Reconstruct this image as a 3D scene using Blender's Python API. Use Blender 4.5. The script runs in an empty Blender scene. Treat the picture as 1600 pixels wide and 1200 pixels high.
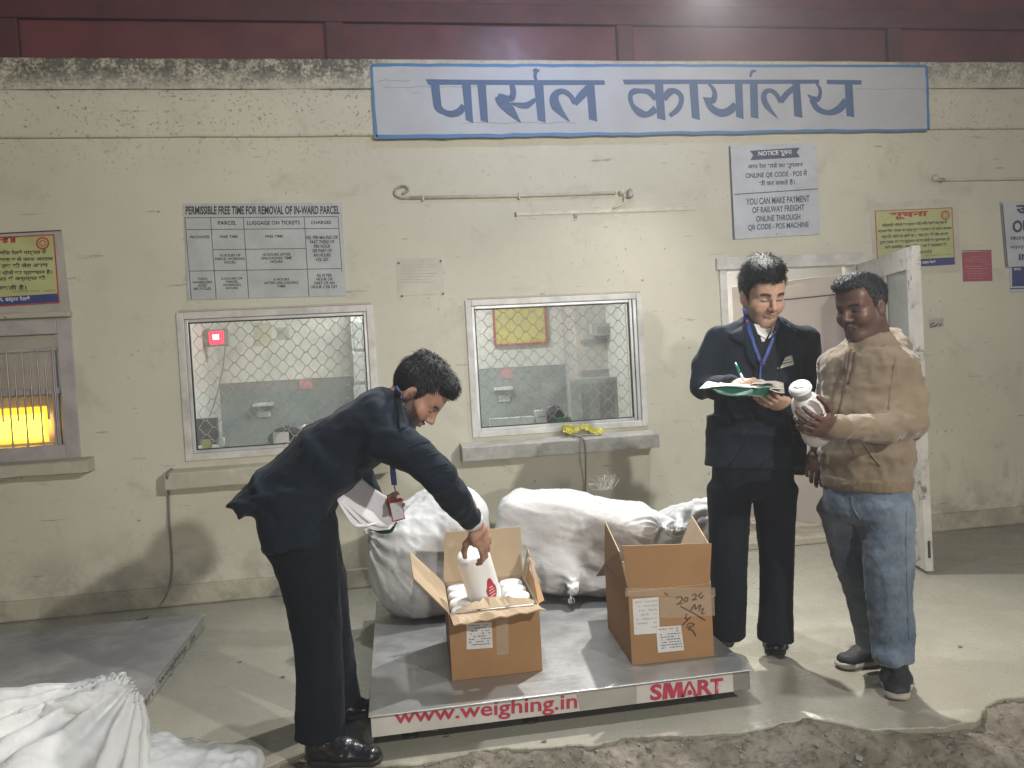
import bpy, bmesh, math, random
import numpy as np
from mathutils import Vector, Matrix
random.seed(7); np.random.seed(7)
sc = bpy.context.scene
COL = sc.collection

# ------------------------------------------------------------------ camera
CAM_H = 1.38; FPX = 1200.0
YAW, PITCH, ROLL = [math.radians(a) for a in (8.73, 1.585, -3.19)]
CF = np.array([math.sin(YAW)*math.cos(PITCH), math.cos(YAW)*math.cos(PITCH), -math.sin(PITCH)])
_rt = np.array([math.cos(YAW), -math.sin(YAW), 0.0]); _up = np.cross(_rt, CF)
CR = math.cos(ROLL)*_rt + math.sin(ROLL)*_up
CU = -math.sin(ROLL)*_rt + math.cos(ROLL)*_up
CP = np.array([0, 0, CAM_H])
cd = bpy.data.cameras.new('camera'); cam = bpy.data.objects.new('camera', cd); COL.objects.link(cam)
cam.matrix_world = Matrix([[CR[i], CU[i], -CF[i], CP[i]] for i in range(3)] + [[0, 0, 0, 1]])
cd.sensor_width = 36; cd.lens = 36*FPX/1600; cd.clip_start = .05; cd.clip_end = 300
sc.camera = cam

# ------------------------------------------------------------------ night sky, exposure
wd = bpy.data.worlds.new('World'); sc.world = wd; wd.use_nodes = True
wn = wd.node_tree; bg = wn.nodes['Background']
sky = wn.nodes.new('ShaderNodeTexSky'); sky.sky_type = 'NISHITA'; sky.sun_disc = False
sky.sun_elevation = math.radians(2.0); sky.sun_rotation = math.radians(200)
wn.links.new(sky.outputs[0], bg.inputs[0]); bg.inputs[1].default_value = .05
sc.view_settings.view_transform = 'Standard'; sc.view_settings.look = 'None'
sc.view_settings.exposure = 0.0; sc.view_settings.gamma = 1.0
sc.cycles.max_bounces = 6; sc.cycles.diffuse_bounces = 3; sc.cycles.transparent_max_bounces = 12
sc.cycles.caustics_reflective = False; sc.cycles.caustics_refractive = False

# the station's lamps (all of them hang outside the picture): position, target, watt, colour, size
LAMPS = [((0.45, 3.10, 5.00), (0.55, 2.70, 0), 23, (.92, .97, 1.0), .08, 76),       # lamp over the scale
         ((2.00, 4.40, 3.70), (1.2, 2.3, 0), 70, (1.0, .975, .93), .05, 106),       # lamp over the door
         ((2.7, -0.7, 3.1), (-1.2, 4.9, 1.1), 106, (1.0, .965, .90), .06, 140),     # lamp on the post behind
         ((1.1, -9.0, 2.75), (.8, 5.0, 1.6), 305, (1.0, .96, .885), .20, 170),      # far lamp across the yard
         ((1.05, 3.95, 3.85), (1.05, 4.3, 2.0), 10, (.50, .64, 1.0), .08, 180)]     # unseen bluish lamp above the sign, added for the lens-flare glow

# ------------------------------------------------------------------ helpers
W = 4.97                       # the office wall stands at y = W
def ray(x, y): return CF + (x-800)/FPX*CR - (y-600)/FPX*CU
def fl(x, y, z=0.0): d = ray(x, y); return CP + d*(z-CAM_H)/d[2]
def wp(x, y, Y=W): d = ray(x, y); return CP + d*Y/d[1]
def J(x, y, D): return CP + ray(x, y)*D

def tag(o, label=None, cat=None, group=None, kind=None):
    if label: o['label'] = label
    if cat: o['category'] = cat
    if group: o['group'] = group
    if kind: o['kind'] = kind
    return o
def empty(name, loc, label=None, cat=None, group=None, rz=0):
    o = bpy.data.objects.new(name, None); COL.objects.link(o); o.location = loc; o.rotation_euler.z = rz
    o.empty_display_size = .1
    return tag(o, label, cat, group)
def link(name, me, mat=None, parent=None, smooth=False):
    o = bpy.data.objects.new(name, me); COL.objects.link(o)
    if mat is not None:
        for m in (mat if isinstance(mat, (list, tuple)) else [mat]): me.materials.append(m)
    if parent is not None:
        o.parent = parent
        bw = parent_world(parent)
        o.matrix_parent_inverse = bw.inverted()
    if smooth:
        me.polygons.foreach_set('use_smooth', [True]*len(me.polygons))
    return o
def parent_world(p):
    m = p.matrix_basis.copy()
    if p.parent is not None: m = parent_world(p.parent) @ p.matrix_parent_inverse @ m
    return m
class MB:
    """collects geometry in world coordinates; build() links it as one mesh object"""
    def __init__(s): s.v = []; s.f = []; s.m = []
    def add(s, vs, fs, mi=0):
        n = len(s.v); s.v += [tuple(float(c) for c in v) for v in vs]; s.f += [tuple(i+n for i in f) for f in fs]; s.m += [mi]*len(fs); return s
    def box(s, x0, x1, y0, y1, z0, z1, mi=0, M=None):
        vs = [(x, y, z) for x in (x0, x1) for y in (y0, y1) for z in (z0, z1)]
        if M is not None: vs = [tuple(M @ Vector(v)) for v in vs]
        return s.add(vs, [(0,1,3,2),(4,6,7,5),(0,4,5,1),(2,3,7,6),(0,2,6,4),(1,5,7,3)], mi)
    def tube(s, pts, r, n=8, mi=0, cap=True):
        pts = [Vector([float(c) for c in p]) for p in pts]; rs = r if isinstance(r, (list, tuple)) else [r]*len(pts)
        vs = []; fs = []; u = None
        for i, p in enumerate(pts):
            t = (pts[min(i+1, len(pts)-1)]-pts[max(i-1, 0)]).normalized()
            if u is None:
                u = t.orthogonal().normalized()
            else:
                u = (u - t*u.dot(t)); u = u.normalized() if u.length > 1e-6 else t.orthogonal().normalized()
            w = t.cross(u)
            for k in range(n):
                a = 2*math.pi*k/n; vs.append(p + (u*math.cos(a)+w*math.sin(a))*rs[i])
        for i in range(len(pts)-1):
            for k in range(n): fs.append((i*n+k, i*n+(k+1) % n, (i+1)*n+(k+1) % n, (i+1)*n+k))
        if cap: fs.append(tuple(reversed(range(n)))); fs.append(tuple(range((len(pts)-1)*n, len(pts)*n)))
        return s.add(vs, fs, mi)
    def lathe(s, prof, M, n=24, mi=0):
        """prof: (radius, height) pairs, axis local z"""
        vs = []; fs = []
        for r, z in prof:
            for k in range(n):
                a = 2*math.pi*k/n; vs.append(M @ Vector((r*math.cos(a), r*math.sin(a), z)))
        m = len(prof)
        for i in range(m-1):
            for k in range(n): fs.append((i*n+k, i*n+(k+1) % n, (i+1)*n+(k+1) % n, (i+1)*n+k))
        fs.append(tuple(reversed(range(n)))); fs.append(tuple(range((m-1)*n, m*n)))
        return s.add(vs, fs, mi)
    def prism(s, poly, off, mi=0):
        """flat polygon (3-D points) extruded by the vector off"""
        n = len(poly); off = Vector([float(c) for c in off]); p = [Vector([float(c) for c in q]) for q in poly]
        vs = p + [q+off for q in p]
        fs = [tuple(range(n)), tuple(reversed(range(n, 2*n)))] + [(i, i+n, (i+1) % n+n, (i+1) % n) for i in range(n)]
        return s.add(vs, fs, mi)
    def build(s, name, mat=None, parent=None, smooth=False, bevel=0, seg=2, recalc=True):
        me = bpy.data.meshes.new(name); me.from_pydata(s.v, [], s.f); me.polygons.foreach_set('material_index', s.m); me.update()
        if recalc:
            bm = bmesh.new(); bm.from_mesh(me); bmesh.ops.recalc_face_normals(bm, faces=bm.faces); bm.to_mesh(me); bm.free()
        o = link(name, me, mat, parent, smooth)
        if bevel:
            b = o.modifiers.new('bevel', 'BEVEL'); b.width = bevel; b.segments = seg; b.limit_method = 'ANGLE'; b.angle_limit = .7
        return o
def rod(pts, n=24):
    """smooth curve through points (Catmull-Rom)"""
    P = [np.array(p, float) for p in pts]; P = [2*P[0]-P[1]]+P+[2*P[-1]-P[-2]]; out = []
    for i in range(1, len(P)-2):
        for t in np.linspace(0, 1, n, endpoint=False):
            a, b, c, d = P[i-1:i+3]
            out.append(.5*((2*b)+(c-a)*t+(2*a-5*b+4*c-d)*t*t+(3*b-a-3*c+d)*t**3))
    out.append(P[-2]); return out

# ------------------------------------------------------------------ materials
class NT:
    def __init__(s, name):
        s.mat = bpy.data.materials.new(name); s.mat.use_nodes = True; s.t = s.mat.node_tree; s.p = s.t.nodes['Principled BSDF']
        g = s.t.nodes.new('ShaderNodeNewGeometry'); s.pos = g.outputs['Position']
    def n(s, typ, ins=None, **kw):
        nd = s.t.nodes.new('ShaderNode'+typ)
        for k, v in kw.items(): setattr(nd, k, v)
        for k, v in (ins or {}).items():
            i = nd.inputs[k]
            if hasattr(v, 'is_output'): s.t.links.new(v, i)
            else: i.default_value = v
        return nd
    def scale(s, v, sx, sy, sz):
        m = s.n('Mapping', {'Vector': v}); m.inputs['Scale'].default_value = (sx, sy, sz); return m.outputs[0]
    def noise(s, scale, detail=4, rough=.55, vec=None, dist=0):
        return s.n('TexNoise', {'Vector': vec or s.pos, 'Scale': scale, 'Detail': detail, 'Roughness': rough, 'Distortion': dist}).outputs['Fac']
    def ramp(s, f, a, b, lo=0.0, hi=1.0):
        m = s.n('MapRange', {'Value': f, 'From Min': a, 'From Max': b, 'To Min': lo, 'To Max': hi}, interpolation_type='SMOOTHSTEP'); return m.outputs[0]
    def mul(s, a, b): return s.n('Math', {0: a, 1: b}, operation='MULTIPLY').outputs[0]
    def add(s, a, b): return s.n('Math', {0: a, 1: b}, operation='ADD').outputs[0]
    def mix(s, f, a, b):
        m = s.n('Mix', data_type='RGBA')
        for i, v in ((0, f), (6, a), (7, b)):
            if hasattr(v, 'is_output'): s.t.links.new(v, m.inputs[i])
            else: m.inputs[i].default_value = (v if i == 0 else (tuple(v)+(1,))[:4])
        return m.outputs[2]
    def set(s, **kw):
        for k, v in kw.items():
            i = s.p.inputs[k.replace('_', ' ')]
            if hasattr(v, 'is_output'): s.t.links.new(v, i)
            else: i.default_value = (tuple(v)+(1,))[:4] if isinstance(v, (tuple, list)) else v
        return s
    def bump(s, h, strength=.3, dist=.01):
        b = s.n('Bump', {'Height': h, 'Strength': strength, 'Distance': dist}); s.t.links.new(b.outputs[0], s.p.inputs['Normal']); return s
def mat(name, col, rough=.6, metal=0.0, var=.12, vs=6.0, bump=0.0, bs=60.0, bd=.004, spec=.5, sheen=0.0, **kw):
    s = NT(name); n = s.noise(vs, 5)
    c = s.mix(s.ramp(n, .3, .7), tuple(x*(1-var) for x in col), tuple(min(1, x*(1+var)) for x in col))
    s.set(Base_Color=c, Roughness=s.ramp(s.noise(vs*2.3, 3), .2, .8, max(0, rough-.07), min(1, rough+.07)), Metallic=metal, **{'Specular_IOR_Level': spec})
    if sheen: s.set(Sheen_Weight=sheen, Sheen_Roughness=.5)
    if bump: s.bump(s.noise(bs, 4), bump, bd)
    s.set(**kw)
    return s.mat
def emit(name, col, strength):
    s = NT(name); s.set(Base_Color=col, Emission_Color=col, Emission_Strength=strength, Roughness=.6); return s.mat

def make_lamps():
    for i, (p, t, wt, c, r, sp) in enumerate(LAMPS):
        d = bpy.data.lights.new('lamp_light', 'AREA'); d.shape = 'DISK'; d.size = r*2; d.energy = wt; d.color = c; d.spread = math.radians(sp)
        o = bpy.data.objects.new('lamp_light', d); COL.objects.link(o); o.location = p
        o.rotation_euler = (Vector(t)-Vector(p)).to_track_quat('-Z', 'Y').to_euler()
make_lamps()

M = {}
def wall_material(name, base, mold=1.0, zlo=3.08, zhi=3.30):
    s = NT(name); P = s.pos; sep = s.n('SeparateXYZ', {0: P}); z = sep.outputs[2]; x = sep.outputs[0]
    big = s.noise(1.1, 5); fine = s.noise(26, 6, .65)
    c = s.mix(s.ramp(big, .35, .68), tuple(v*.90 for v in base), base)
    c = s.mix(s.ramp(s.noise(3.4, 6, .6, dist=.6), .54, .74, 0, .42), c, (.36, .335, .27))
    c = s.mix(s.ramp(s.noise(1.7, 7, .62, dist=1.5), .60, .66, 0, .35), c, (.61, .595, .50))                # lighter repainted patches               # patchy ageing
    # fine hairline scratches and scuffs, mostly level
    lv = s.noise(9, 6, .7, vec=s.scale(P, .35, 1, 3.2)); c = s.mix(s.ramp(lv, .645, .69, 0, .6), c, (.20, .185, .15))
    # dark chips
    chip = s.mul(s.ramp(s.noise(30, 5, .7), .63, .67), s.ramp(s.noise(2.2, 3), .50, .60)); c = s.mix(s.mul(chip, .75), c, (.12, .11, .09))
    # black mould along the top, left of the painted sign most of all
    band = s.ramp(z, zlo, zhi-.02); n1 = s.noise(11, 8, .75); n2 = s.noise(44, 6, .75)
    left = s.add(s.ramp(x, .1, -.05, .25, 1.0), s.ramp(x, 3.5, 3.7, 0, .45))
    m = s.mul(s.mul(s.ramp(s.add(s.mul(n1, .6), s.mul(n2, .4)), .37, .55), s.add(s.mul(band, .95), .0)), left)
    c = s.mix(s.mul(m, mold*.92), c, (.06, .058, .047))
    spots = s.mul(s.mul(s.ramp(n2, .56, .62), s.ramp(n1, .50, .60)), s.mul(s.ramp(z, 2.55, 3.05), left)); c = s.mix(s.mul(spots, .8*mold), c, (.06, .058, .048))
    # grime rising from the floor
    gr = s.mul(s.ramp(z, .55, .02), s.ramp(s.noise(5, 6, .7), .38, .64)); c = s.mix(s.mul(gr, .6), c, (.20, .18, .14))
    st = s.mul(s.ramp(s.noise(7, 5, .7, vec=s.scale(P, 1, 1, .25)), .60, .74), s.ramp(z, 1.0, .1, 0, .45)); c = s.mix(st, c, (.18, .165, .13))
    s.set(Base_Color=c, Roughness=s.ramp(fine, .3, .7, .5, .75), Specular_IOR_Level=.35)
    s.bump(s.add(s.mul(fine, .35), s.add(s.mul(big, 1.6), s.mul(chip, -.8))), .35, .012)
    return s.mat
M['wall'] = wall_material('cream_wall_paint', (.635, .615, .50))
M['plinth'] = wall_material('plinth_paint', (.50, .47, .37), .2)
def concrete(name, base, sc_=1.0):
    s = NT(name); a = s.noise(4*sc_, 7, .65); b = s.noise(38*sc_, 6, .7)
    c = s.mix(s.ramp(a, .35, .68), tuple(v*.62 for v in base), base); c = s.mix(s.ramp(b, .55, .75, 0, .7), c, tuple(v*.38 for v in base))
    s.set(Base_Color=c, Roughness=.88); s.bump(s.add(s.mul(a, .8), s.mul(b, .5)), .6, .012); return s.mat
M['concrete'] = concrete('sill_concrete', (.43, .42, .38))
M['white_paint'] = mat('white_gloss_paint', (.58, .575, .54), .42, var=.16, vs=9, bump=.15)
M['alu'] = mat('window_aluminium', (.55, .56, .56), .38, .35, var=.12)
M['grey_paint'] = mat('grey_window_paint', (.40, .375, .37), .5, var=.14, vs=8, bump=.2)
M['steel_bar'] = mat('steel_bars', (.30, .27, .26), .45, .5)
M['mesh_wire'] = mat('diamond_mesh_wire', (.50, .50, .48), .55, .2)
M['rubber'] = mat('black_gasket', (.02, .02, .02), .6)
def glass(name, tint=(.9, .95, .95), dust=.10):
    s = NT(name); tr = s.n('BsdfTransparent', {'Color': tint+(1,)}); gl = s.n('BsdfGlossy', {'Color': (1, 1, 1, 1), 'Roughness': .04})
    df = s.n('BsdfDiffuse', {'Color': (.7, .7, .68, 1)})
    lw = s.n('Fresnel', {'IOR': 1.45}); m1 = s.n('MixShader', {0: lw.outputs[0], 1: tr.outputs[0], 2: gl.outputs[0]})
    dn = s.ramp(s.noise(3.0, 6, .65), .3, .75, dust*.5, dust*1.8)
    m2 = s.n('MixShader', {0: dn, 1: m1.outputs[0], 2: df.outputs[0]})
    s.t.links.new(m2.outputs[0], s.t.nodes['Material Output'].inputs['Surface']); return s.mat
M['glass'] = glass('window_glass')
# ------------------------------------------------------------------ ground
def grid_surface(name, x0, x1, y0, y1, nx, ny, zf, mat_, kind='structure'):
    xs = np.linspace(x0, x1, nx); ys = np.linspace(y0, y1, ny); X, Y = np.meshgrid(xs, ys)
    Z = zf(X, Y); V = np.stack([X, Y, Z], -1).reshape(-1, 3)
    F = [(j*nx+i, j*nx+i+1, (j+1)*nx+i+1, (j+1)*nx+i) for j in range(ny-1) for i in range(nx-1)]
    me = bpy.data.meshes.new(name); me.from_pydata(V.tolist(), [], F); me.update()
    o = link(name, me, mat_, None, True); tag(o, kind=kind); return o
_tab = np.random.RandomState(3).rand(48, 48, 48).astype(np.float32)
def vnoise(x, y, z):
    x, y, z = np.broadcast_arrays(np.asarray(x, np.float32), np.asarray(y, np.float32), np.asarray(z, np.float32))
    xi, yi, zi = np.floor(x).astype(int), np.floor(y).astype(int), np.floor(z).astype(int)
    fx, fy, fz = x-xi, y-yi, z-zi; fx = fx*fx*(3-2*fx); fy = fy*fy*(3-2*fy); fz = fz*fz*(3-2*fz)
    def t(a, b, c): return _tab[(xi+a) % 48, (yi+b) % 48, (zi+c) % 48]
    r0 = (t(0,0,0)*(1-fx)+t(1,0,0)*fx)*(1-fy)+(t(0,1,0)*(1-fx)+t(1,1,0)*fx)*fy
    r1 = (t(0,0,1)*(1-fx)+t(1,0,1)*fx)*(1-fy)+(t(0,1,1)*(1-fx)+t(1,1,1)*fx)*fy
    return (r0*(1-fz)+r1*fz)*2-1
def fbm(x, y, z, o=4):
    r = 0; a = 1.0; f = 1.0
    for i in range(o): r = r+a*vnoise(x*f+i*7.3, y*f+i*3.1, z*f+i*5.7); a *= .5; f *= 2.03
    return r

s = NT('polished_floor'); P = s.pos
a_ = s.noise(.9, 5, .6); b_ = s.noise(16, 7, .7); c_ = s.noise(130, 4, .6)
col = s.mix(s.ramp(a_, .3, .7), (.255, .242, .195), (.335, .32, .255)); col = s.mix(s.ramp(b_, .56, .74, 0, .55), col, (.22, .205, .165)); col = s.mix(s.ramp(c_, .45, .7, 0, .25), col, (.52, .50, .43))
dark = s.mul(s.ramp(s.noise(3.2, 7, .7, dist=.8), .60, .74), .55); col = s.mix(dark, col, (.15, .14, .115))
s.set(Base_Color=col, Roughness=s.ramp(s.noise(5, 6, .65), .3, .72, .15, .42), Specular_IOR_Level=.45); s.bump(s.add(s.mul(b_, .25), s.mul(a_, .8)), .12, .01)
M['floor'] = s.mat
s = NT('eroded_ground'); a_ = s.noise(3, 8, .7); b_ = s.noise(22, 8, .75)
col = s.mix(s.ramp(a_, .32, .68), (.11, .095, .072), (.29, .26, .21)); col = s.mix(s.ramp(b_, .48, .66, 0, .8), col, (.075, .064, .05))
s.set(Base_Color=col, Roughness=.95, Specular_IOR_Level=.2); s.bump(b_, .8, .02); M['dirt'] = s.mat

EDGE = [(-6, 2.80), (-1.2, 2.78), (-.55, 2.80), (-.40, 2.86), (-.28, 2.73), (.0, 2.66), (.32, 2.715), (.6, 2.68), (1.13, 2.62), (1.45, 2.63), (1.62, 2.50), (1.85, 2.45), (2.0, 2.47), (2.12, 2.55), (2.3, 2.58), (3.2, 2.55), (6, 2.55)]
ex = np.array([e[0] for e in EDGE]); ey = np.array([e[1] for e in EDGE])
def edge_y(x): return np.interp(x, ex, ey)+.030*fbm(np.asarray(x)*5, 0*np.asarray(x)+3.3, 0*np.asarray(x), 5)
def make_floor():
    xs = np.concatenate([[-7.0], np.linspace(-2.4, 3.4, 700), [9.0]]); ye = edge_y(xs); mb = MB(); vs = []; fs = []
    zf = -.002*np.abs(fbm(xs*14, xs*0, xs*0+4, 3))
    for x, y, dz in zip(xs, ye, zf):
        vs += [(x, W+3.4, 0), (x, y+.05, 0), (x, y+.004, -.001+dz), (x, y, -.005+dz), (x, y+.015, -.09)]
    for i in range(len(xs)-1):
        for k in range(4): a = i*5+k; fs.append((a, a+1, a+6, a+5))
    me = bpy.data.meshes.new('floor'); me.from_pydata(vs, [], fs); me.update()
    bm = bmesh.new(); bm.from_mesh(me); bmesh.ops.recalc_face_normals(bm, faces=bm.faces); bm.to_mesh(me); bm.free()
    if me.polygons[0].normal.z < 0: me.flip_normals()
    tag(link('floor', me, M['floor']), kind='structure')
make_floor()
def gz(X, Y):
    big = fbm(X*2.6, Y*4.5, 0*X, 4); mid = np.abs(fbm(X*9, Y*11, 0*X+2, 4)); fine = np.abs(fbm(X*34, Y*34, 0*X+5, 3))
    off = edge_y(X)-Y; near = np.clip(off/.34, 0, 1); lip = np.exp(-((off-.02)/.07)**2)
    return -.034+.016*lip+.018*lip*np.clip(big, -1, 1)-.06*near+.045*big*near+.040*(mid-.35)*(.35+.65*near)+.012*(fine-.3)*(.4+.6*near)
grid_surface('broken_ground', -2.6, 3.6, 1.2, 2.95, 760, 330, gz, M['dirt'])
def rubble():
    rs = np.random.RandomState(12); mb = MB()
    base = [(0,0,1),(0,0,-1),(1,0,0),(-1,0,0),(0,1,0),(0,-1,0)]; fs = [(0,2,4),(0,4,3),(0,3,5),(0,5,2),(1,4,2),(1,3,4),(1,5,3),(1,2,5)]
    for i in range(420):
        x = rs.uniform(-1.2, 3.2); y = float(edge_y(np.array([x]))[0])-abs(rs.normal(0, .22))+.015; r = rs.uniform(.003, .008)*(1+1.2*(rs.rand() > .95)); z = max(float(gz(np.array([x]), np.array([y]))[0]), -.12)+r*.4
        q = Matrix.Rotation(rs.uniform(0, 6.28), 3, 'Z') @ Matrix.Rotation(rs.uniform(0, 3), 3, 'X'); mb.add([Vector((x, y, z))+q @ (Vector(v)*r*rs.uniform(.6, 1.3)) for v in base], fs)
    tag(mb.build('rubble', M['rubble']), 'loose grey concrete crumbs along the broken floor edge', 'rubble', kind='stuff')
M['rubble'] = concrete('rubble_concrete', (.30, .275, .23), 2.0); rubble()
grid_surface('yard', -60, 60, -60, 1.25, 60, 40, lambda X, Y: -.11+.02*fbm(X, Y, 0*X, 3), M['dirt'])

# ------------------------------------------------------------------ the parcel office
office = empty('parcel_office', (.5, W, 0), 'cream painted parcel office front with two mesh windows and an open white door', 'building')
def rect_px(tl, br, Y=W):
    a = wp(*tl, Y); b = wp(*br, Y); return a[0], b[0], b[2], a[2]     # x0, x1, z0, z1
H1 = (wp(275, 490)[0], wp(583, 484)[0], .885, 1.80)
H2 = (wp(727, 487)[0], wp(1003, 480)[0], .905, 1.80)
H3 = (-2.95, wp(119, 600)[0], .955, 1.79)
HD = (wp(1122, 408)[0], wp(1343, 400)[0], 0.0, 2.00)
TOPZ = 3.33
def wall_with_holes(x0, x1, z0, z1, holes, y0, y1):
    xs = sorted({x0, x1}|{h[0] for h in holes}|{h[1] for h in holes}); zs = sorted({z0, z1}|{h[2] for h in holes}|{h[3] for h in holes})
    mb = MB()
    def solid(i, j):
        if i < 0 or j < 0 or i >= len(xs)-1 or j >= len(zs)-1: return False
        cx = (xs[i]+xs[i+1])/2; cz = (zs[j]+zs[j+1])/2
        return not any(h[0] < cx < h[1] and h[2] < cz < h[3] for h in holes)
    for i in range(len(xs)-1):
        for j in range(len(zs)-1):
            if not solid(i, j): continue
            a, b, c, d = xs[i], xs[i+1], zs[j], zs[j+1]
            mb.add([(a,y0,c),(b,y0,c),(b,y0,d),(a,y0,d)], [(0,1,2,3)]); mb.add([(a,y1,c),(b,y1,c),(b,y1,d),(a,y1,d)], [(3,2,1,0)])
            if not solid(i-1, j): mb.add([(a,y0,c),(a,y1,c),(a,y1,d),(a,y0,d)], [(3,2,1,0)])
            if not solid(i+1, j): mb.add([(b,y0,c),(b,y1,c),(b,y1,d),(b,y0,d)], [(0,1,2,3)])
            if not solid(i, j-1): mb.add([(a,y0,c),(b,y0,c),(b,y1,c),(a,y1,c)], [(3,2,1,0)])
            if not solid(i, j+1): mb.add([(a,y0,d),(b,y0,d),(b,y1,d),(a,y1,d)], [(0,1,2,3)])
    return mb
BANDZ = 2.862
wall_with_holes(-7, 9, 0, BANDZ+.05, [H1, H2, H3, HD], W, W+.22).build('wall', M['wall'], office, recalc=False)
# projecting band above with a wavering lower edge and the ragged plaster lip on top
def band(name, x0, x1, z0, z1, y0, y1, amp, seed, mat_):
    n = int((x1-x0)*26); xs = np.linspace(x0, x1, n); lo = z0+amp*fbm(xs*1.7, xs*0+seed, xs*0, 5); hi = z1+amp*.5*fbm(xs*6, xs*0+seed+5, xs*0, 4); yy = y0+.004*fbm(xs*3, xs*0+seed, xs*0+8, 3)
    vs = []; fs = []
    for i in range(n): vs += [(xs[i], y1, lo[i]), (xs[i], yy[i]+.006, lo[i]), (xs[i], yy[i], lo[i]+.010), (xs[i], yy[i], hi[i]-.006), (xs[i], yy[i]+.006, hi[i]), (xs[i], y1, hi[i])]
    for i in range(n-1):
        for k in range(5): a = i*6+k; fs.append((a, a+6, a+7, a+1))
    me = bpy.data.meshes.new(name); me.from_pydata(vs, [], fs); me.update(); bm = bmesh.new(); bm.from_mesh(me); bmesh.ops.recalc_face_normals(bm, faces=bm.faces); bm.to_mesh(me); bm.free()
    return link(name, me, mat_, office)
ZB1 = 3.145
band('wall_band', -7, 9, BANDZ, ZB1, W-.035, W+.2, .006, 1.2, M['wall'])
band('coping', -7, 9, ZB1+.002, TOPZ, W-.041, W+.2, .004, 4.7, M['wall'])
band('plinth', -7, HD[0]-.02, .0, .125, W-.022, W-.001, .004, 9.1, M['plinth'])
band('plinth', HD[1]+.04, 9, .0, .125, W-.022, W-.001, .004, 2.1, M['plinth'])
# maroon sheeting of the shed above, with thin strips in a slightly darker maroon
M['maroon'] = mat('maroon_sheet_paint', (.115, .029, .038), .42, var=.25, vs=2.5, bump=.1, spec=.6)
M['dark_maroon'] = mat('dark_maroon_strip', (.085, .022, .030), .6, var=.2)
MB().box(-7, 9, W+.10, W+.14, TOPZ-.08, 4.55).build('shed_sheet', M['maroon'], office)
M['brace'] = mat('brace_paint', (.05, .014, .02), .8, spec=.1)
zt = wp(600, 27)[2]
for x0, x1, z0, z1 in [(-7, 9, zt, zt+.13)]+[(wp(px, 60)[0]-.055, wp(px, 60)[0]+.055, TOPZ-.05, zt-.002) for px in (5, 522, 982, 1408)]:
    MB().box(x0, x1, W+.06, W+.098, z0, z1).build('shed_beam', M['dark_maroon'], office, bevel=.006)

# inside: one long office room, painted grey to chest height
M['room_white'] = mat('room_white_wash', (.66, .645, .62), .8, var=.1, vs=2)
M['room_grey'] = mat('room_grey_dado', (.24, .27, .275), .55, var=.12, vs=3)
RB = W+2.6
MB().box(-7, 2.0, RB, RB+.1, 1.335, 2.9).box(2.0, 9, RB, RB+.1, 0, 2.9).box(-7, 9, W+.22, RB+.1, 2.9, 3.0).box(2.02, 2.10, W+.22, RB, 0, 2.9).box(-1.72, -1.62, W+.22, RB, 0, 2.9).build('room_wall', M['room_white'], office)
MB().box(-1.62, 2.0, RB-.012, RB+.08, 0, 1.333).build('room_dado', M['room_grey'], office)

def window_frame(h, t=.055, deep=.05, m='white_paint', inset=.0):
    x0, x1, z0, z1 = h; y0, y1 = W-.012+inset, W+deep+inset; mb = MB()
    mb.box(x0, x0+t, y0, y1, z0, z1).box(x1-t, x1, y0, y1, z0, z1).box(x0+t, x1-t, y0, y1, z1-t, z1).box(x0+t, x1-t, y0, y1, z0, z0+t)
    return mb
def diamond_mesh(x0, x1, z0, z1, y, pitch, hgt, r):
    """welded strands: each strand zigzags across and touches the next one at its bends"""
    mb = MB(); n = int((x1-x0)/(pitch/2))+1; rows = int((z1-z0)/hgt)+2
    for k in range(rows):
        for sgn in (1,):
            pts = []
            for i in range(n+1):
                x = min(x0+i*pitch/2, x1); up = (i+k) % 2
                z = z0+(k-.5)*hgt+(hgt*.47 if up else -hgt*.47); z = min(max(z, z0), z1)
                xw = pitch*.09
                for xx in (x-xw, x+xw):
                    if x0 <= xx <= x1: pts.append((xx+.0015*math.sin(k*3+i), y+.002*math.sin(i*1.7+k), z))
            keep = [pts[0]]
            for p in pts[1:]:
                if abs(p[0]-keep[-1][0])+abs(p[2]-keep[-1][2]) > 1e-4: keep.append(p)
            mb.tube(keep, r, 4, cap=False)
    return mb
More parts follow.
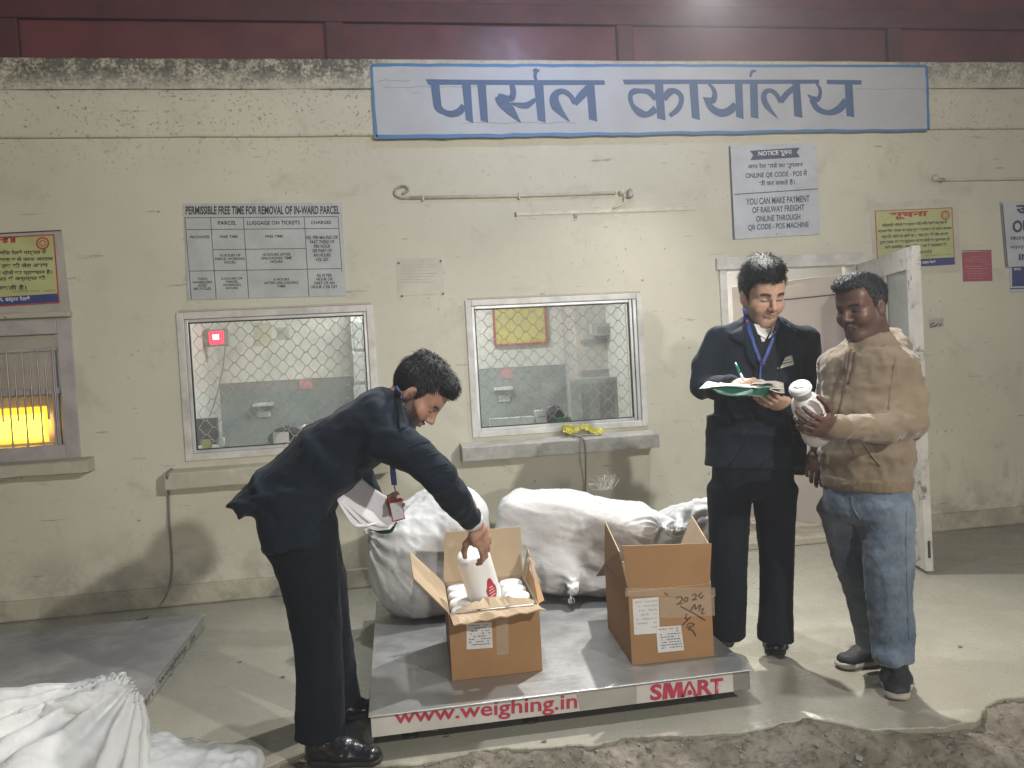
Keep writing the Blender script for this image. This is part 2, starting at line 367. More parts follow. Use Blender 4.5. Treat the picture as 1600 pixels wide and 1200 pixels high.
# window 1
win1 = window_frame(H1, .044).build('window', M['white_paint'], office, bevel=.004); tag(win1, 'left mesh window with a red display inside')
x0, x1, z0, z1 = H1[0]+.044, H1[1]-.044, H1[2]+.044, H1[3]-.044
def pane_set(win, x0, x1, z0, z1, meshname='mesh', pitch=.079, hgt=.048, arc=None):
    t = .020
    MB().box(x0, x0+t, W+.004, W+.04, z0, z1).box(x1-t, x1, W+.004, W+.04, z0, z1).box(x0+t, x1-t, W+.004, W+.04, z1-t, z1).box(x0+t, x1-t, W+.004, W+.04, z0, z0+t).build('sash', M['alu'], win, bevel=.003)
    g = .006
    MB().box(x0+t, x0+t+g, W+.008, W+.03, z0+t, z1-t).box(x1-t-g, x1-t, W+.008, W+.03, z0+t, z1-t).box(x0+t+g, x1-t-g, W+.008, W+.03, z1-t-g, z1-t).box(x0+t+g, x1-t-g, W+.008, W+.03, z0+t, z0+t+g).build('gasket', M['rubber'], win)
    a, b, c, d = x0+t+g, x1-t-g, z0+t+g, z1-t-g
    if arc:
        cx, rr = arc; n = 18; top = [(b, c), (b, d), (a, d), (a, c)]; hole = [(cx-rr*math.cos(math.pi*i/n), c+rr*1.05*math.sin(math.pi*i/n)) for i in range(n+1)]
        poly = [(a, c)]+hole+[(b, c), (b, d), (a, d)]
        MB().prism([(x, W+.018, z) for x, z in poly], (0, .005, 0)).build('pane', M['glass'], win)
    else:
        MB().box(a, b, W+.018, W+.023, c, d).build('pane', M['glass'], win)
    diamond_mesh(x0+t, x1-t, z0+t, z1-t, W+.070, pitch, hgt, .0021).build(meshname, M['mesh_wire'], win)
pane_set(win1, x0, x1, z0, z1, 'diamond_mesh', .098, .044, (wp(448, 690)[0], .075))
win2 = window_frame(H2, .040).build('window', M['white_paint'], office, bevel=.004); tag(win2, 'right mesh window with a yellow notice seen inside')
pane_set(win2, H2[0]+.040, H2[1]-.069, H2[2]+.040, H2[3]-.040, 'diamond_mesh', .098, .044, (wp(872, 665)[0], .075))
MB().box(H2[1]-.066, H2[1]-.042, W-.005, W+.045, H2[2]+.040, H2[3]-.040).build('side_channel', M['alu'], win2, bevel=.003)
# sills
def sill(x0, x1, z0, z1, d, m='concrete'):
    mb = MB(); n = int((x1-x0)*22); vs = []; fs = []
    for i in range(n+1):
        x = x0+(x1-x0)*i/n; j = lambda q: .004*float(fbm(x*11, q, 1.7, 3))
        vs += [(x, W+.0, z0+j(1)), (x, W-d+j(2), z0+j(3)), (x, W-d+j(2)-.001, z0+.008+j(3)), (x, W-d+j(4), z1-.008+j(5)), (x, W-d+.008+j(4), z1+j(5)*.5), (x, W+.0, z1+.012)]
    for i in range(n):
        for k in range(5): a = i*6+k; fs.append((a, a+6, a+7, a+1))
    fs += [tuple(range(6)), tuple(reversed(range(n*6, n*6+6)))]
    mb.add(vs, fs); return mb.build('window_sill', M[m], office)
sill(wp(722, 697, W-.15)[0], wp(1030, 682, W-.15)[0], .772, .866, .15)
sill(wp(257, 740, W-.12)[0], wp(607, 730, W-.12)[0], .735, .832, .12, 'plinth')
sill(-3.1, wp(135, 712, W-.12)[0], .875, .945, .12, 'plinth')
# barred window at the left edge
win3 = window_frame(H3, .085, .08, inset=.004).build('window', M['grey_paint'], office, bevel=.004); tag(win3, 'barred grey steel window glowing orange at the left edge')
x0, x1, z0, z1 = H3[0]+.085, H3[1]-.085, H3[2]+.085, H3[3]-.085
zmid = wp(60, 612)[2]
MB().box(x0, x1, W+.02, W+.05, zmid-.018, zmid+.018).box(x0, x1, W+.015, W+.05, z1-.10, z1-.08).box(x1-.06, x1-.03, W+.015, W+.05, z0, z1-.1).build('cross_rail', M['grey_paint'], win3, bevel=.003)
MB().box(x0, x1, W+.052, W+.056, z0, z1).build('pane', M['glass'], win3)
k = 0
for px in range(-60, 112, 12):
    xx = wp(px, 600)[0]
    if x0 < xx < x1:
        long_ = k % 2 == 0
        if long_: MB().tube([(xx, W+.01, z1-.09), (xx, W+.01, z0-.0)], .0055, 8).build('bar', M['steel_bar'], win3)
        else: MB().tube([(xx, W+.006, zmid-.17), (xx, W+.006, zmid+.16)], .0055, 8).build('bar', M['steel_bar'], win3)
        k += 1
MB().box(-3.1, H3[1]+.01, W-.05, W-.001, H3[3]+.012, H3[3]+.045).build('lintel', M['plinth'], office, bevel=.006)
# thin black gaps in the plaster over the window heads
for h in (H1, H2):
    MB().box(h[0]+.02, h[1]-.01, W-.008, W+.01, h[3]+.002, h[3]+.014).build('mortar_gap', M['plinth'], office)

# doorway
MB().box(HD[0]-.0, HD[0]+.05, W-.02, W+.1, .0, HD[3]-.07).box(HD[1]-.05, HD[1]+.03, W-.02, W+.1, .0, HD[3]-.07).box(HD[0]-.02, HD[1]+.04, W-.03, W+.1, HD[3]-.07, HD[3]+.012).build('door_frame', M['white_paint'], office, bevel=.005)
MB().box(HD[0]+.05, HD[1]-.05, W-.02, W+.3, .0, .05).build('threshold', M['plinth'], office, bevel=.008)
M['door_pink'] = mat('pinkish_door_paint', (.55, .50, .465), .5, var=.08, vs=3, bump=.1)
# outer leaf folded straight out from the wall, with a meshed upper light
LX = 0.0; ly0, ly1 = -.905, 0.0
DM = Matrix.Translation((HD[1]-.02, W-.03, 0)) @ Matrix.Rotation(math.radians(-14.0), 4, 'Z')
M['door_worn'] = (lambda s: (s.set(Base_Color=s.mix(s.mul(s.ramp(s.noise(24, 7, .75), .50, .60), s.ramp(s.noise(5, 4), .42, .60)), s.mix(s.ramp(s.noise(4, 5), .3, .7), (.50, .485, .44), (.62, .60, .555)), (.16, .13, .10)), Roughness=.5), s.bump(s.noise(30, 5), .25, .005), s.mat)[-1])(NT('worn_door_paint'))
door = MB().box(LX-.02, LX+.025, ly0, ly0+.10, .02, 1.93, M=DM).box(LX-.02, LX+.025, ly1-.10, ly1, .02, 1.93, M=DM).box(LX-.02, LX+.025, ly0+.10, ly1-.10, 1.80, 1.93, M=DM).box(LX-.02, LX+.025, ly0+.10, ly1-.10, .88, 1.02, M=DM).box(LX-.02, LX+.025, ly0+.10, ly1-.10, .02, .24, M=DM).build('door', M['door_worn'], office, bevel=.004)
tag(door, 'white framed outer door leaf folded out towards the viewer')
MB().box(LX-.006, LX+.010, ly0+.10, ly1-.10, .24, .88, M=DM).build('panel', M['door_pink'], door)
M['door_light'] = mat('dusty_door_glass', (.25, .27, .25), .35, var=.15, vs=4)
MB().box(LX-.006, LX+.006, ly0+.10, ly1-.10, 1.02, 1.80, M=DM).build('pane', M['door_light'], door)
MB().box(LX-.012, LX+.012, ly0+.42, ly0+.45, 1.02, 1.80, M=DM).build('glazing_bar', M['alu'], door)
MB().box(LX-.004, LX+.010, ly0-.004, ly0, .10, .20, M=DM).build('edge_bolt', M['rubber'], door)
# inner leaf swung into the room
inn = MB(); a = Matrix.Translation((HD[1]-.06, W+.10, 0)) @ Matrix.Rotation(math.radians(128), 4, 'Z')
inn.box(0, .86, -.02, .02, .06, 1.88, M=a); dr2 = inn.build('door', M['door_pink'], office, bevel=.004); tag(dr2, 'plain pinkish inner door leaf swung into the room')
MB().box(.02, .70, .022, .026, 1.735, 1.742, M=a).build('groove', M['rubber'], dr2)
MB().box(.06, .80, .022, .026, 1.125, 1.129, M=a).build('groove', M['rubber'], dr2)
MB().box(.10, .14, .0222, .05, .95, 1.10, M=a).build('handle', M['alu'], dr2, bevel=.006)
# hairline plaster cracks as shallow raised flakes, conduit clips etc. come with the wall's material
# lamp fittings of the room
for x, y in ((.2, W+1.3), (-2.6, W+1.2), (2.9, W+1.3)):
    tl = empty('tube_light', (x, y, 2.86), 'lit tube light under the office ceiling above x' , 'lamp', 'tube lights inside the office')
    tl['label'] = {.2: 'lit ceiling tube light of the room behind the two mesh windows', -2.6: 'lit ceiling tube light of the room behind the barred window', 2.9: 'lit ceiling tube light of the passage behind the door'}[x]
    MB().box(x-.6, x+.6, y-.03, y+.03, 2.86, 2.898).build('batten', M['white_paint'], tl)
    MB().tube([(x-.58, y, 2.835), (x+.58, y, 2.835)], .014, 10).build('tube', emit('tube_glow', (1, .97, .93), 6), tl)
    d = bpy.data.lights.new('tube_glow', 'AREA'); d.shape = 'RECTANGLE'; d.size = 1.1; d.size_y = .05; d.energy = {.2: 75, -2.6: 12, 2.9: 62}[x]; d.color = (1, .95, .88)
    lo = bpy.data.objects.new('tube_glow', d); COL.objects.link(lo); lo.location = (x, y, 2.81)
# ------------------------------------------------------------------ writing
def text_mesh(name, body, frame, mat_, parent, bold=0.0):
    """frame(u, v) -> world point for u, v in 0..1 (v up); the text's ink fills that frame"""
    cu = bpy.data.curves.new('lettering', 'FONT'); cu.body = body; cu.size = 1; cu.offset = bold; cu.align_x = 'CENTER'; cu.resolution_u = 3; cu.space_line = .95
    ob = bpy.data.objects.new('lettering', cu); COL.objects.link(ob)
    dg = bpy.context.evaluated_depsgraph_get(); me = bpy.data.meshes.new_from_object(ob.evaluated_get(dg)); bpy.data.objects.remove(ob); bpy.data.curves.remove(cu)
    n = len(me.vertices); co = np.empty(n*3); me.vertices.foreach_get('co', co); co = co.reshape(-1, 3)
    lo, hi = co[:, :2].min(0), co[:, :2].max(0); uv = (co[:, :2]-lo)/(hi-lo)
    me.vertices.foreach_set('co', np.array([frame(u, v) for u, v in uv]).ravel()); me.update(); me.name = name
    me.materials.clear()
    return link(name, me, mat_, parent)
def quad(tl, tr, bl, br):
    tl, tr, bl, br = [np.array(q, float) for q in (tl, tr, bl, br)]
    return lambda u, v: (bl*(1-u)+br*u)*(1-v)+(tl*(1-u)+tr*u)*v
def ink(name, hexa, rough=.6): return mat(name, hexa, rough, var=.15, vs=30)
M['ink_black'] = ink('black_print', (.03, .032, .035)); M['ink_navy'] = ink('navy_print', (.045, .06, .12)); M['ink_red'] = ink('red_print', (.42, .05, .04))
M['ink_green'] = ink('dark_green_print', (.03, .07, .05)); M['ink_white'] = ink('white_print', (.7, .7, .68)); M['ink_blue'] = ink('blue_print', (.03, .05, .20)); M['ink_olive'] = ink('olive_print', (.22, .22, .06))
class Board:
    """flat board on the wall, given by its four picture corners, drawn on in 0..1 coordinates of a zoomed crop"""
    def __init__(s, name, label, cat, corners, y, mat_, thick=.006, group=None, crop=None, Y0=W):
        s.c = [wp(*p, y-thick) for p in corners]            # tl tr bl br
        tl, tr, bl, br = s.c; s.y = y-thick; s.crop = crop
        s.root = empty(name, (float((bl[0]+br[0])/2), y, float(bl[2])), label, cat, group)
        MB().prism([tl, tr, br, bl], (0, thick, 0)).build('board', mat_, s.root)
    def pt(s, x, y, lift=.0012):
        if s.crop: x = s.crop[0]+x/s.crop[2]; y = s.crop[1]+y/s.crop[2]
        p = wp(x, y, s.y-lift); return p
    def text(s, body, x0, y0, x1, y1, m, dy=0.0, bold=.0, name='lettering', lift=.0012):
        """ink box in crop pixels; dy = rise of the right end"""
        return text_mesh(name, body, quad(s.pt(x0, y0, lift), s.pt(x1, y0-dy, lift), s.pt(x0, y1, lift), s.pt(x1, y1-dy, lift)), M[m], s.root, bold)
    def poly(s, name, pts, m, lift=.001):
        return MB().prism([s.pt(x, y, lift) for x, y in pts], (0, lift*.9, 0)).build(name, M[m], s.root)
    def line(s, mb, x0, y0, x1, y1, w, lift=.0011):
        a = np.array([x0, y0], float); b = np.array([x1, y1], float); d = (b-a)/np.linalg.norm(b-a); n = np.array([-d[1], d[0]])*w/2
        mb.prism([s.pt(*(q), lift) for q in (a-n, b-n, b+n, a+n)], (0, lift*.9, 0)); return mb

def printed(name, base, fold=(.0, .0, .0)):
    s_ = NT(name); n = s_.noise(5, 5, .6); c = s_.mix(s_.ramp(n, .3, .75), base, tuple(v*.80 for v in base)); c = s_.mix(s_.ramp(s_.noise(40, 5, .7), .60, .72, 0, .4), c, tuple(v*.5 for v in base))
    s_.set(Base_Color=c, Roughness=.55); s_.bump(n, .25, .01); return s_.mat
M['paper_grey'] = printed('pale_grey_notice', (.50, .53, .53)); M['paper_blue'] = printed('bluish_white_notice', (.55, .585, .64)); M['paper_yellow'] = printed('yellow_green_notice', (.52, .54, .24)); M['paper_pink'] = printed('faded_red_notice', (.40, .085, .12)); M['paper_cream'] = printed('bleached_sheet', (.60, .575, .48)); M['backing'] = printed('grey_backing_sheet', (.47, .45, .40))

# --- charges table
K = 1600/290
bd = Board('notice_board', 'white printed table of free parcel removal times above the left mesh window', 'sign', [(287, 318), (534, 317), (293, 469), (541, 462)], W-.001, M['paper_grey'], crop=(270, 300, K))
bd.text('PERMISSIBLE FREE TIME FOR REMOVAL OF IN-WARD PARCEL', 110, 122, 1437, 195, 'ink_black', 4, .03)
mb = MB()
for a in ((105,222,1425,212),(118,324,1430,314),(345,497,1148,487),(145,682,1450,660),(105,222,160,925),(325,220,374,920),(607,218,655,914),(1133,214,1174,900),(1425,212,1458,690)): bd.line(mb, *a, 5)
mb.build('table_lines', M['ink_black'], bd.root)
for t, x0, y0, x1, y1, dy in (('PARCEL',390,250,550,284,2),('LUGGAGE ON TICKETS',640,250,1096,284,4),('CHARGES',1190,249,1366,277,2),('PACKAGES',150,376,315,400,2),('FREE TIME',406,375,560,396,2),('FREE TIME',798,372,952,393,2),
    ('10 HOURS OF\nPARCEL WORKING\nHOURS',364,534,620,620,3),('10 HOURS AFTER\nUNLOADING TIME\nHOURS',760,528,1026,613,3),('REL PER MAUND OR\nPART THERE OF\nPER HOUR\nOR PART OF\nAN HOURS\n+5% GST',1152,378,1425,598,3),
    ('TWO\nWHEELERS\nAND\nBICYCLES',170,740,340,846,3),('6 HOURS OF\nPARCEL\nWORKING\nHOURS',420,736,600,840,3),('6 HOURS\nAFTER UNLOADING\nTIME',786,742,1084,824,3),('RS.10 PER\nHOUR OR\nPART OF AN\nHOUR + 5% GST',1196,706,1420,832,3)):
    bd.text(t, x0, y0, x1, y1, 'ink_black', dy, .022)
# --- payment notice
K = 1263/200
bd = Board('notice_board', 'bluish white notice about paying railway freight by machine, above the door', 'sign', [(1140, 228), (1276, 223), (1147, 374), (1281, 366)], W-.001, M['paper_blue'], .012, crop=(1120, 200, K))
bd.poly('ribbon', [(328,225),(820,193),(790,240),(822,288),(330,318),(360,270)], 'ink_navy')
bd.text('NOTICE सूचना', 410, 230, 742, 290, 'ink_white', 18, .03, lift=.0026)
for t, x0, y0, x1, y1, dy in (('आप रेल भाडे का भुगतान',304,350,850,415,20),('ONLINE QR CODE - POS से',284,432,890,505,26),('भी कर सकते हैं।',418,515,768,580,14),('YOU CAN MAKE PAYMENT',290,695,915,762,32),('OF RAILWAY FREIGHT',350,780,865,842,28),('ONLINE THROUGH',388,868,824,927,22),('QR CODE - POS MACHINE',308,955,908,1020,32)):
    bd.text(t, x0, y0, x1, y1, 'ink_navy', dy, .022)
bd.line(MB(), 172, 656, 998, 600, 9).build('divider', M['ink_navy'], bd.root)
MB().lathe([(.0035, 0), (.0035, .003)], Matrix.Translation(Vector(bd.pt(592, 1046, .004))) @ Matrix.Rotation(math.radians(90), 4, 'X'), 8).build('nail', M['ink_black'], bd.root)
bd.line(MB(), 128, 180, 172, 1100, 12).build('edge_strip', M['ink_black'], bd.root)
# --- yellow notices (the same print twice)
LINES = ['निर्धारित नियमों का पालन किए बिना रेलवे पार्सल में', 'ज्वलनशील सामान या अन्य बुक करवाना व ले जाना अपराध', 'माना है। जाँच पर जाने पर 1 साल तक की जेल अथवा', 'रुपए 5000 तक का जुर्माना अथवा दोनों का प्रावधान है।', 'रेलवे अधिनियम 1989 कि धारा 165 के अन्तर्गत की', 'जा सकती है।']
def emblem(bd, cx, cy, rx, ry):
    for r0, r1, m, lf in ((0, 1, 'ink_red', .0012), (0, .72, 'paper_yellow', .0020), (0, .50, 'ink_red', .0028), (0, .36, 'paper_yellow', .0036)):
        bd.poly('emblem', [(cx+rx*r1*math.cos(2*math.pi*i/20), cy+ry*r1*math.sin(2*math.pi*i/20)) for i in range(20)], m, lf)
K = 1600/240
bk = Board('backing_sheet', 'bare whitish paste patch behind the right yellow notice', 'paper', [(1358, 318), (1496, 309), (1366, 432), (1502, 425)], W-.0005, M['paper_cream'], .0015)
bd = Board('notice_board', 'yellow notice with red Hindi heading behind the open door leaf', 'sign', [(1367, 329), (1487, 324), (1376, 420), (1492, 412)], W-.002, M['paper_yellow'], .003, crop=(1360, 310, K))
mb = MB()
for a in ((50,132,850,98),(50,132,75,640),(850,98,880,690)): bd.line(mb, *a, 7)
mb.build('border', M['ink_red'], bd.root)
bd.text('सूचना', 198, 150, 600, 225, 'ink_red', 20, .04)
for (x0, y0, x1), t in zip(((120,285,796),(78,345,846),(115,402,812),(98,460,830),(150,515,790),(520,562,640)), LINES): bd.text(t, x0, y0-24, x1, y0+22, 'ink_green', 34 if x1-x0 > 300 else 8, .03)
bd.text('वाराणसी मंडल - उत्तर', 555, 588, 855, 612, 'ink_olive', 18)
bd.poly('footer', [(70, 660), (878, 612), (882, 688), (76, 735)], 'ink_blue'); bd.text('उत्तर रेलवे', 535, 650, 680, 688, 'ink_white', 8, .03, lift=.0022); emblem(bd, 780, 175, 46, 50)
K = 4.0
bk = Board('backing_sheet', 'grey metal backing sheet of the yellow notice above the barred window', 'panel', [(-190, 372), (96, 359), (-190, 496), (110, 486)], W-.0005, M['backing'], .004, crop=(0, 300, K))
bk.line(MB(), -760, 300, 382, 240, 8).build('top_rail', M['ink_black'], bk.root)
bd = Board('notice_board', 'yellow notice with blue footer cut off by the left picture edge', 'sign', [(-150, 378), (83, 366), (-140, 486), (92, 473)], W-.006, M['paper_yellow'], .003, crop=(0, 300, K))
mb = MB()
for a in ((-600,315,335,267),(335,267,368,690),(-560,745,368,690)): bd.line(mb, *a, 8)
mb.build('border', M['ink_red'], bd.root)
bd.text('सूचना', -300, 290, 115, 345, 'ink_red', 14, .04)
for (x0, y0, x1), t in zip(((-480,390,288),(-540,432,332),(-510,470,300),(-520,515,325),(-480,552,283),(-100,598,165)), LINES): bd.text(t, x0, y0-15, x1, y0+22, 'ink_green', 18 if x1-x0 > 300 else 6, .03)
bd.text('वाराणसी मंडल - उत्तर', 80, 612, 345, 636, 'ink_olive', 8)
bd.poly('footer', [(-560, 690), (360, 634), (366, 690), (-556, 745)], 'ink_blue'); bd.text('मंडल, उत्तर रेलवे', -60, 655, 188, 692, 'ink_white', 6, .03, lift=.0022); emblem(bd, 266, 320, 42, 40)
# --- red slip, agency board, blue board
bd = Board('notice_slip', 'small faded red printed slip right of the yellow notice', 'paper', [(1503, 394), (1549, 392), (1505, 440), (1551, 439)], W-.001, M['paper_pink'], .0015, crop=(1340, 240, 3.75))
mb = MB(); random.seed(5)
M['ink_pale'] = ink('pale_pink_print', (.55, .28, .30))
for i in range(10):
    y = 605+i*14; x0 = 628+random.random()*25; x1 = 770-random.random()*40
    if i == 0: x0, x1 = 665, 730
    if i == 3: x0, x1 = 735, 775
    x = x0
    while x < x1:
        w = random.uniform(6, 18); bd.line(mb, x, y, min(x+w, x1), y-1, 3.6 if i in (4, 5) else 2.2); x += w+3
mb.build('print_lines', M['ink_pale'], bd.root)
bd.line(MB(), 612, 570, 786, 566, 4).build('glue_edge', M['ink_black'], bd.root)
bd = Board('agency_board', 'white board with large dark letters cut off by the right picture edge', 'sign', [(1566, 315), (1720, 312), (1575, 417), (1728, 412)], W-.008, M['paper_blue'], .02, crop=(1360, 310, 1600/240))
bd.text('उत्तर', 1520, 70, 1900, 195, 'ink_navy', 12, .05); bd.text('OUT AGENCY', 1480, 228, 2300, 358, 'ink_navy', 20, .04); bd.text('कार्यालय', 1455, 400, 1850, 450, 'ink_navy', 10, .02); bd.text('नागरिक सेवा', 1455, 480, 1900, 530, 'ink_navy', 10, .01); bd.text('IN WARD', 1545, 578, 2050, 645, 'ink_navy', 10, .04)
bd.line(MB(), 1375, 60, 1430, 708, 9).build('edge_strip', M['ink_black'], bd.root)
M['paper_navy'] = printed('blue_enamel', (.035, .045, .17))
bd = Board('office_board', 'blue enamel board with a white rim below the agency board', 'sign', [(1577, 418), (1720, 413), (1580, 457), (1724, 451)], W-.001, M['paper_blue'], .006, crop=(1360, 310, 1600/240))
bd.poly('enamel', [(1475, 715), (2300, 690), (2300, 895), (1478, 918)], 'paper_navy', .001); bd.text('समय', 1492, 725, 1568, 752, 'ink_white', 2, .02, lift=.0022)
bd.line(MB(), 1455, 940, 2300, 915, 11).build('lower_rim', M['ink_black'], bd.root)
# --- bleached sheet with four nails, faded sticker
bd = Board('pinned_sheet', 'bleached cream sheet held by nails between the two mesh windows', 'paper', [(619, 404), (691, 402), (623, 462), (695, 459)], W-.001, M['paper_cream'], .002, crop=(560, 60, 1600/600))
mb = MB()
M['ink_faint'] = ink('bleached_print', (.42, .40, .34))
for i in range(7): bd.line(mb, 172, 945+i*12, 330-(i % 3)*14, 943+i*12, 2)
mb.build('print_lines', M['ink_faint'], bd.root)
for x, y in ((168, 936), (343, 928), (182, 1074), (353, 1064)):
    MB().lathe([(.006, 0), (.006, .004)], Matrix.Translation(Vector(bd.pt(x, y, .004))) @ Matrix.Rotation(math.radians(90), 4, 'X'), 8).build('nail', M['ink_black'], bd.root)
bd = Board('wall_sticker', 'tiny torn grey sticker on the wall right of the door leaf', 'sticker', [(1451, 500), (1474, 496), (1452, 513), (1475, 510)], W-.001, M['backing'], .001, crop=(1440, 380, 7.5))
mb = MB()
for a in ((95,960,150,930),(150,975,205,940),(210,975,235,940),(100,985,180,960)): bd.line(mb, *a, 12)
mb.build('scrawl', M['ink_black'], bd.root)

M['cable_grey'] = mat('grey_cable', (.20, .185, .16), .6)
# --- the painted office sign
PY = W-.044
def spt(x, y, lift=0.0): return wp(x, y, PY-lift)
sgn = empty('painted_sign', tuple(spt(1015, 205)), 'large white panel with blue Hindi lettering painted under the maroon shed', 'sign')
s = NT('sign_ground_paint'); P = s.pos; a_ = s.noise(2.2, 6, .6); b_ = s.noise(18, 7, .7)
c = s.mix(s.ramp(a_, .3, .7), (.42, .44, .475), (.49, .515, .555)); c = s.mix(s.ramp(b_, .58, .72, 0, .35), c, (.40, .41, .40)); lv = s.noise(7, 7, .72, vec=s.scale(P, .5, 1, 2.6)); c = s.mix(s.ramp(lv, .64, .69, 0, .5), c, (.33, .33, .32))
s.set(Base_Color=c, Roughness=.55); s.bump(s.add(b_, s.mul(a_, 2)), .25, .008); M['sign_ground'] = s.mat
s = NT('sign_blue_paint'); n = s.noise(30, 6, .7, vec=s.scale(s.pos, .25, 1, 2)); c = s.mix(s.ramp(n, .62, .72, 0, .6), (.050, .100, .215), (.33, .37, .42)); c = s.mix(s.ramp(s.noise(2, 3), .3, .7), c, (.062, .125, .26)); s.set(Base_Color=c, Roughness=.5); M['sign_blue'] = s.mat
s = NT('sign_border_paint'); n = s.noise(26, 6, .7); c = s.mix(s.ramp(n, .60, .70, 0, .6), (.055, .19, .42), (.40, .44, .46)); s.set(Base_Color=c, Roughness=.5); M['sign_border'] = s.mat
def wob(a, b, n, amp): return [(a[0]+(b[0]-a[0])*i/n+random.uniform(-amp, amp)*.6, a[1]+(b[1]-a[1])*i/n+random.uniform(-amp, amp)) for i in range(n+1)]
ot = wob((580, 99), (1448, 101), 40, .5); orr = wob((1450, 103), (1453, 203), 8, .5); ob = wob((1452, 204), (588, 217), 40, 1.0); ol = wob((585, 214), (578, 102), 8, .7)
MB().prism([spt(x, y, .0005) for x, y in ot+orr+ob+ol], (0, .0025, 0)).build('ground_paint', M['sign_ground'], sgn)
def strip(outer, dx0, dy0, dx1, dy1, name='border'):
    inner = [(x+dx0+(dx1-dx0)*i/(len(outer)-1)+random.uniform(-.5, .5), y+dy0+(dy1-dy0)*i/(len(outer)-1)+random.uniform(-.6, .6)) for i, (x, y) in enumerate(outer)]
    mb = MB()
    for i in range(len(outer)-1): mb.add([spt(*outer[i], .002), spt(*outer[i+1], .002), spt(*inner[i+1], .002), spt(*inner[i], .002)], [(0, 1, 2, 3)])
    mb.build(name, M['sign_border'], sgn)
for yy, xa, xb in ((136, 600, 760), (139, 1330, 1446), (126, 590, 640), (192, 720, 900)):
    MB().tube(rod([tuple(spt(xa+(xb-xa)*i/8, yy+random.uniform(-1.6, 1.6), .0012)) for i in range(9)], 3), .0011, 4).build('crack', M['cable_grey'], sgn)
strip(ot, 0, 5, 0, 4); strip(orr, -4, 0, -4, 0); strip(ob, 0, -3, 0, -6); strip(ol, 5, 0, 4, 0)
def glyph(polys, ox, oy, k, name='letter', lift=.0032):
    for pl in polys:
        MB().prism([spt(ox+x/k, oy+y/k, lift) for x, y in pl], (0, .001, 0)).build(name, M['sign_blue'], sgn)
def pen(path, ws):
    """broad-brush stroke polygon: centre line points with widths"""
    pts = rod([(x, y, 0) for x, y in path], 6); wv = np.interp(np.linspace(0, 1, len(pts)), np.linspace(0, 1, len(ws)), ws); L = []; R = []
    for i, p in enumerate(pts):
        t = pts[min(i+1, len(pts)-1)]-pts[max(i-1, 0)]; t = t/np.linalg.norm(t); nrm = np.array([-t[1], t[0]]); L.append((p[:2]+nrm*wv[i]/2).tolist()); R.append((p[:2]-nrm*wv[i]/2).tolist())
    return L, R
def stroke(paths, ox, oy, k, lift=.0034):
    for i, (path, ws) in enumerate(paths):
        L, R = pen(path, ws); mb = MB(); n = len(L); lf = lift+.0003*i
        mb.add([spt(ox+x/k, oy+y/k, lf) for x, y in L+R], [(j, j+1, n+j+1, n+j) for j in range(n-1)]); mb.build('letter', M['sign_blue'], sgn)
# first word, traced from a 5x view with origin (640, 95)
glyph([[(125,143),(300,146),(600,149),(900,150),(1200,150),(1522,152),(1526,186),(1200,188),(900,188),(600,186),(300,186),(150,188)]], 640, 95, 5, 'head_stroke')
glyph([[(410,186),(478,186),(497,484),(440,462)],[(530,186),(596,186),(614,482),(556,466)],[(972,188),(1045,188),(1064,482),(1002,464)],[(1380,188),(1444,188),(1466,475),(1402,456)]], 640, 95, 5)
stroke([([(200,186),(212,300),(225,365),(270,400),(330,415),(390,395),(425,350)],(66,64,60,40,52,60,50)),
        ([(975,62),(985,85),(980,120),(990,150)],(34,30,24,20)), ([(995,75),(1013,78)],(16,20)),
        ([(800,186),(810,240),(800,290),(760,290),(710,280),(690,272)],(40,44,50,40,46,40)), ([(700,272),(725,320),(790,390),(868,482)],(72,84,72,6)), ([(790,330),(860,345),(920,345),(985,300)],(12,40,50,30)),
        ([(1400,210),(1340,275),(1290,335)],(60,62,44)), ([(1290,330),(1260,275),(1210,240),(1160,245),(1130,290),(1150,360),(1248,472)],(34,34,38,48,70,72,6))], 640, 95, 5)
glyph([[(65,146),(400,146),(800,147),(1200,147),(1600,147),(1600,178),(1200,180),(800,180),(400,182),(80,184)]], 960, 95, 5, 'head_stroke')
glyph([[(315,182),(380,182),(400,466),(335,448)],[(585,180),(650,180),(668,464),(606,446)],[(942,180),(1000,180),(1010,456),(952,438)],[(1060,180),(1118,180),(1126,453),(1066,440)],[(1392,180),(1450,180),(1470,446),(1406,430)]], 960, 95, 5)
stroke([([(325,300),(270,245),(205,235),(150,240),(125,275),(140,345),(200,405),(260,418),(325,375)],(40,44,36,50,36,34,60,46,60)),
        ([(385,300),(430,245),(480,238),(520,275),(520,330),(490,385),(432,430)],(50,60,40,40,40,44,34)),
        ([(735,180),(770,215),(785,265),(770,310),(735,305),(690,285)],(16,30,40,50,40,6)), ([(705,290),(755,365),(825,405),(890,395),(950,345)],(20,50,60,64,60)),
        ([(1062,128),(1075,85),(1108,80)],(14,26,16)),
        ([(1420,200),(1350,255),(1300,320)],(44,46,44)), ([(1302,325),(1265,260),(1220,232),(1180,245),(1168,290),(1195,355),(1278,450)],(34,30,34,40,44,44,4))], 960, 95, 5)
glyph([[(760,148),(1032,151),(1030,186),(760,182)]], 1140, 95, 5, 'head_stroke')
glyph([[(900,184),(960,184),(974,441),(914,430)]], 1140, 95, 5)
stroke([([(680,178),(705,215),(708,260),(690,300),(660,300),(608,264)],(14,24,26,40,50,6)), ([(640,300),(690,375),(770,405),(850,380),(915,310)],(40,44,40,60,60))], 1140, 95, 5)

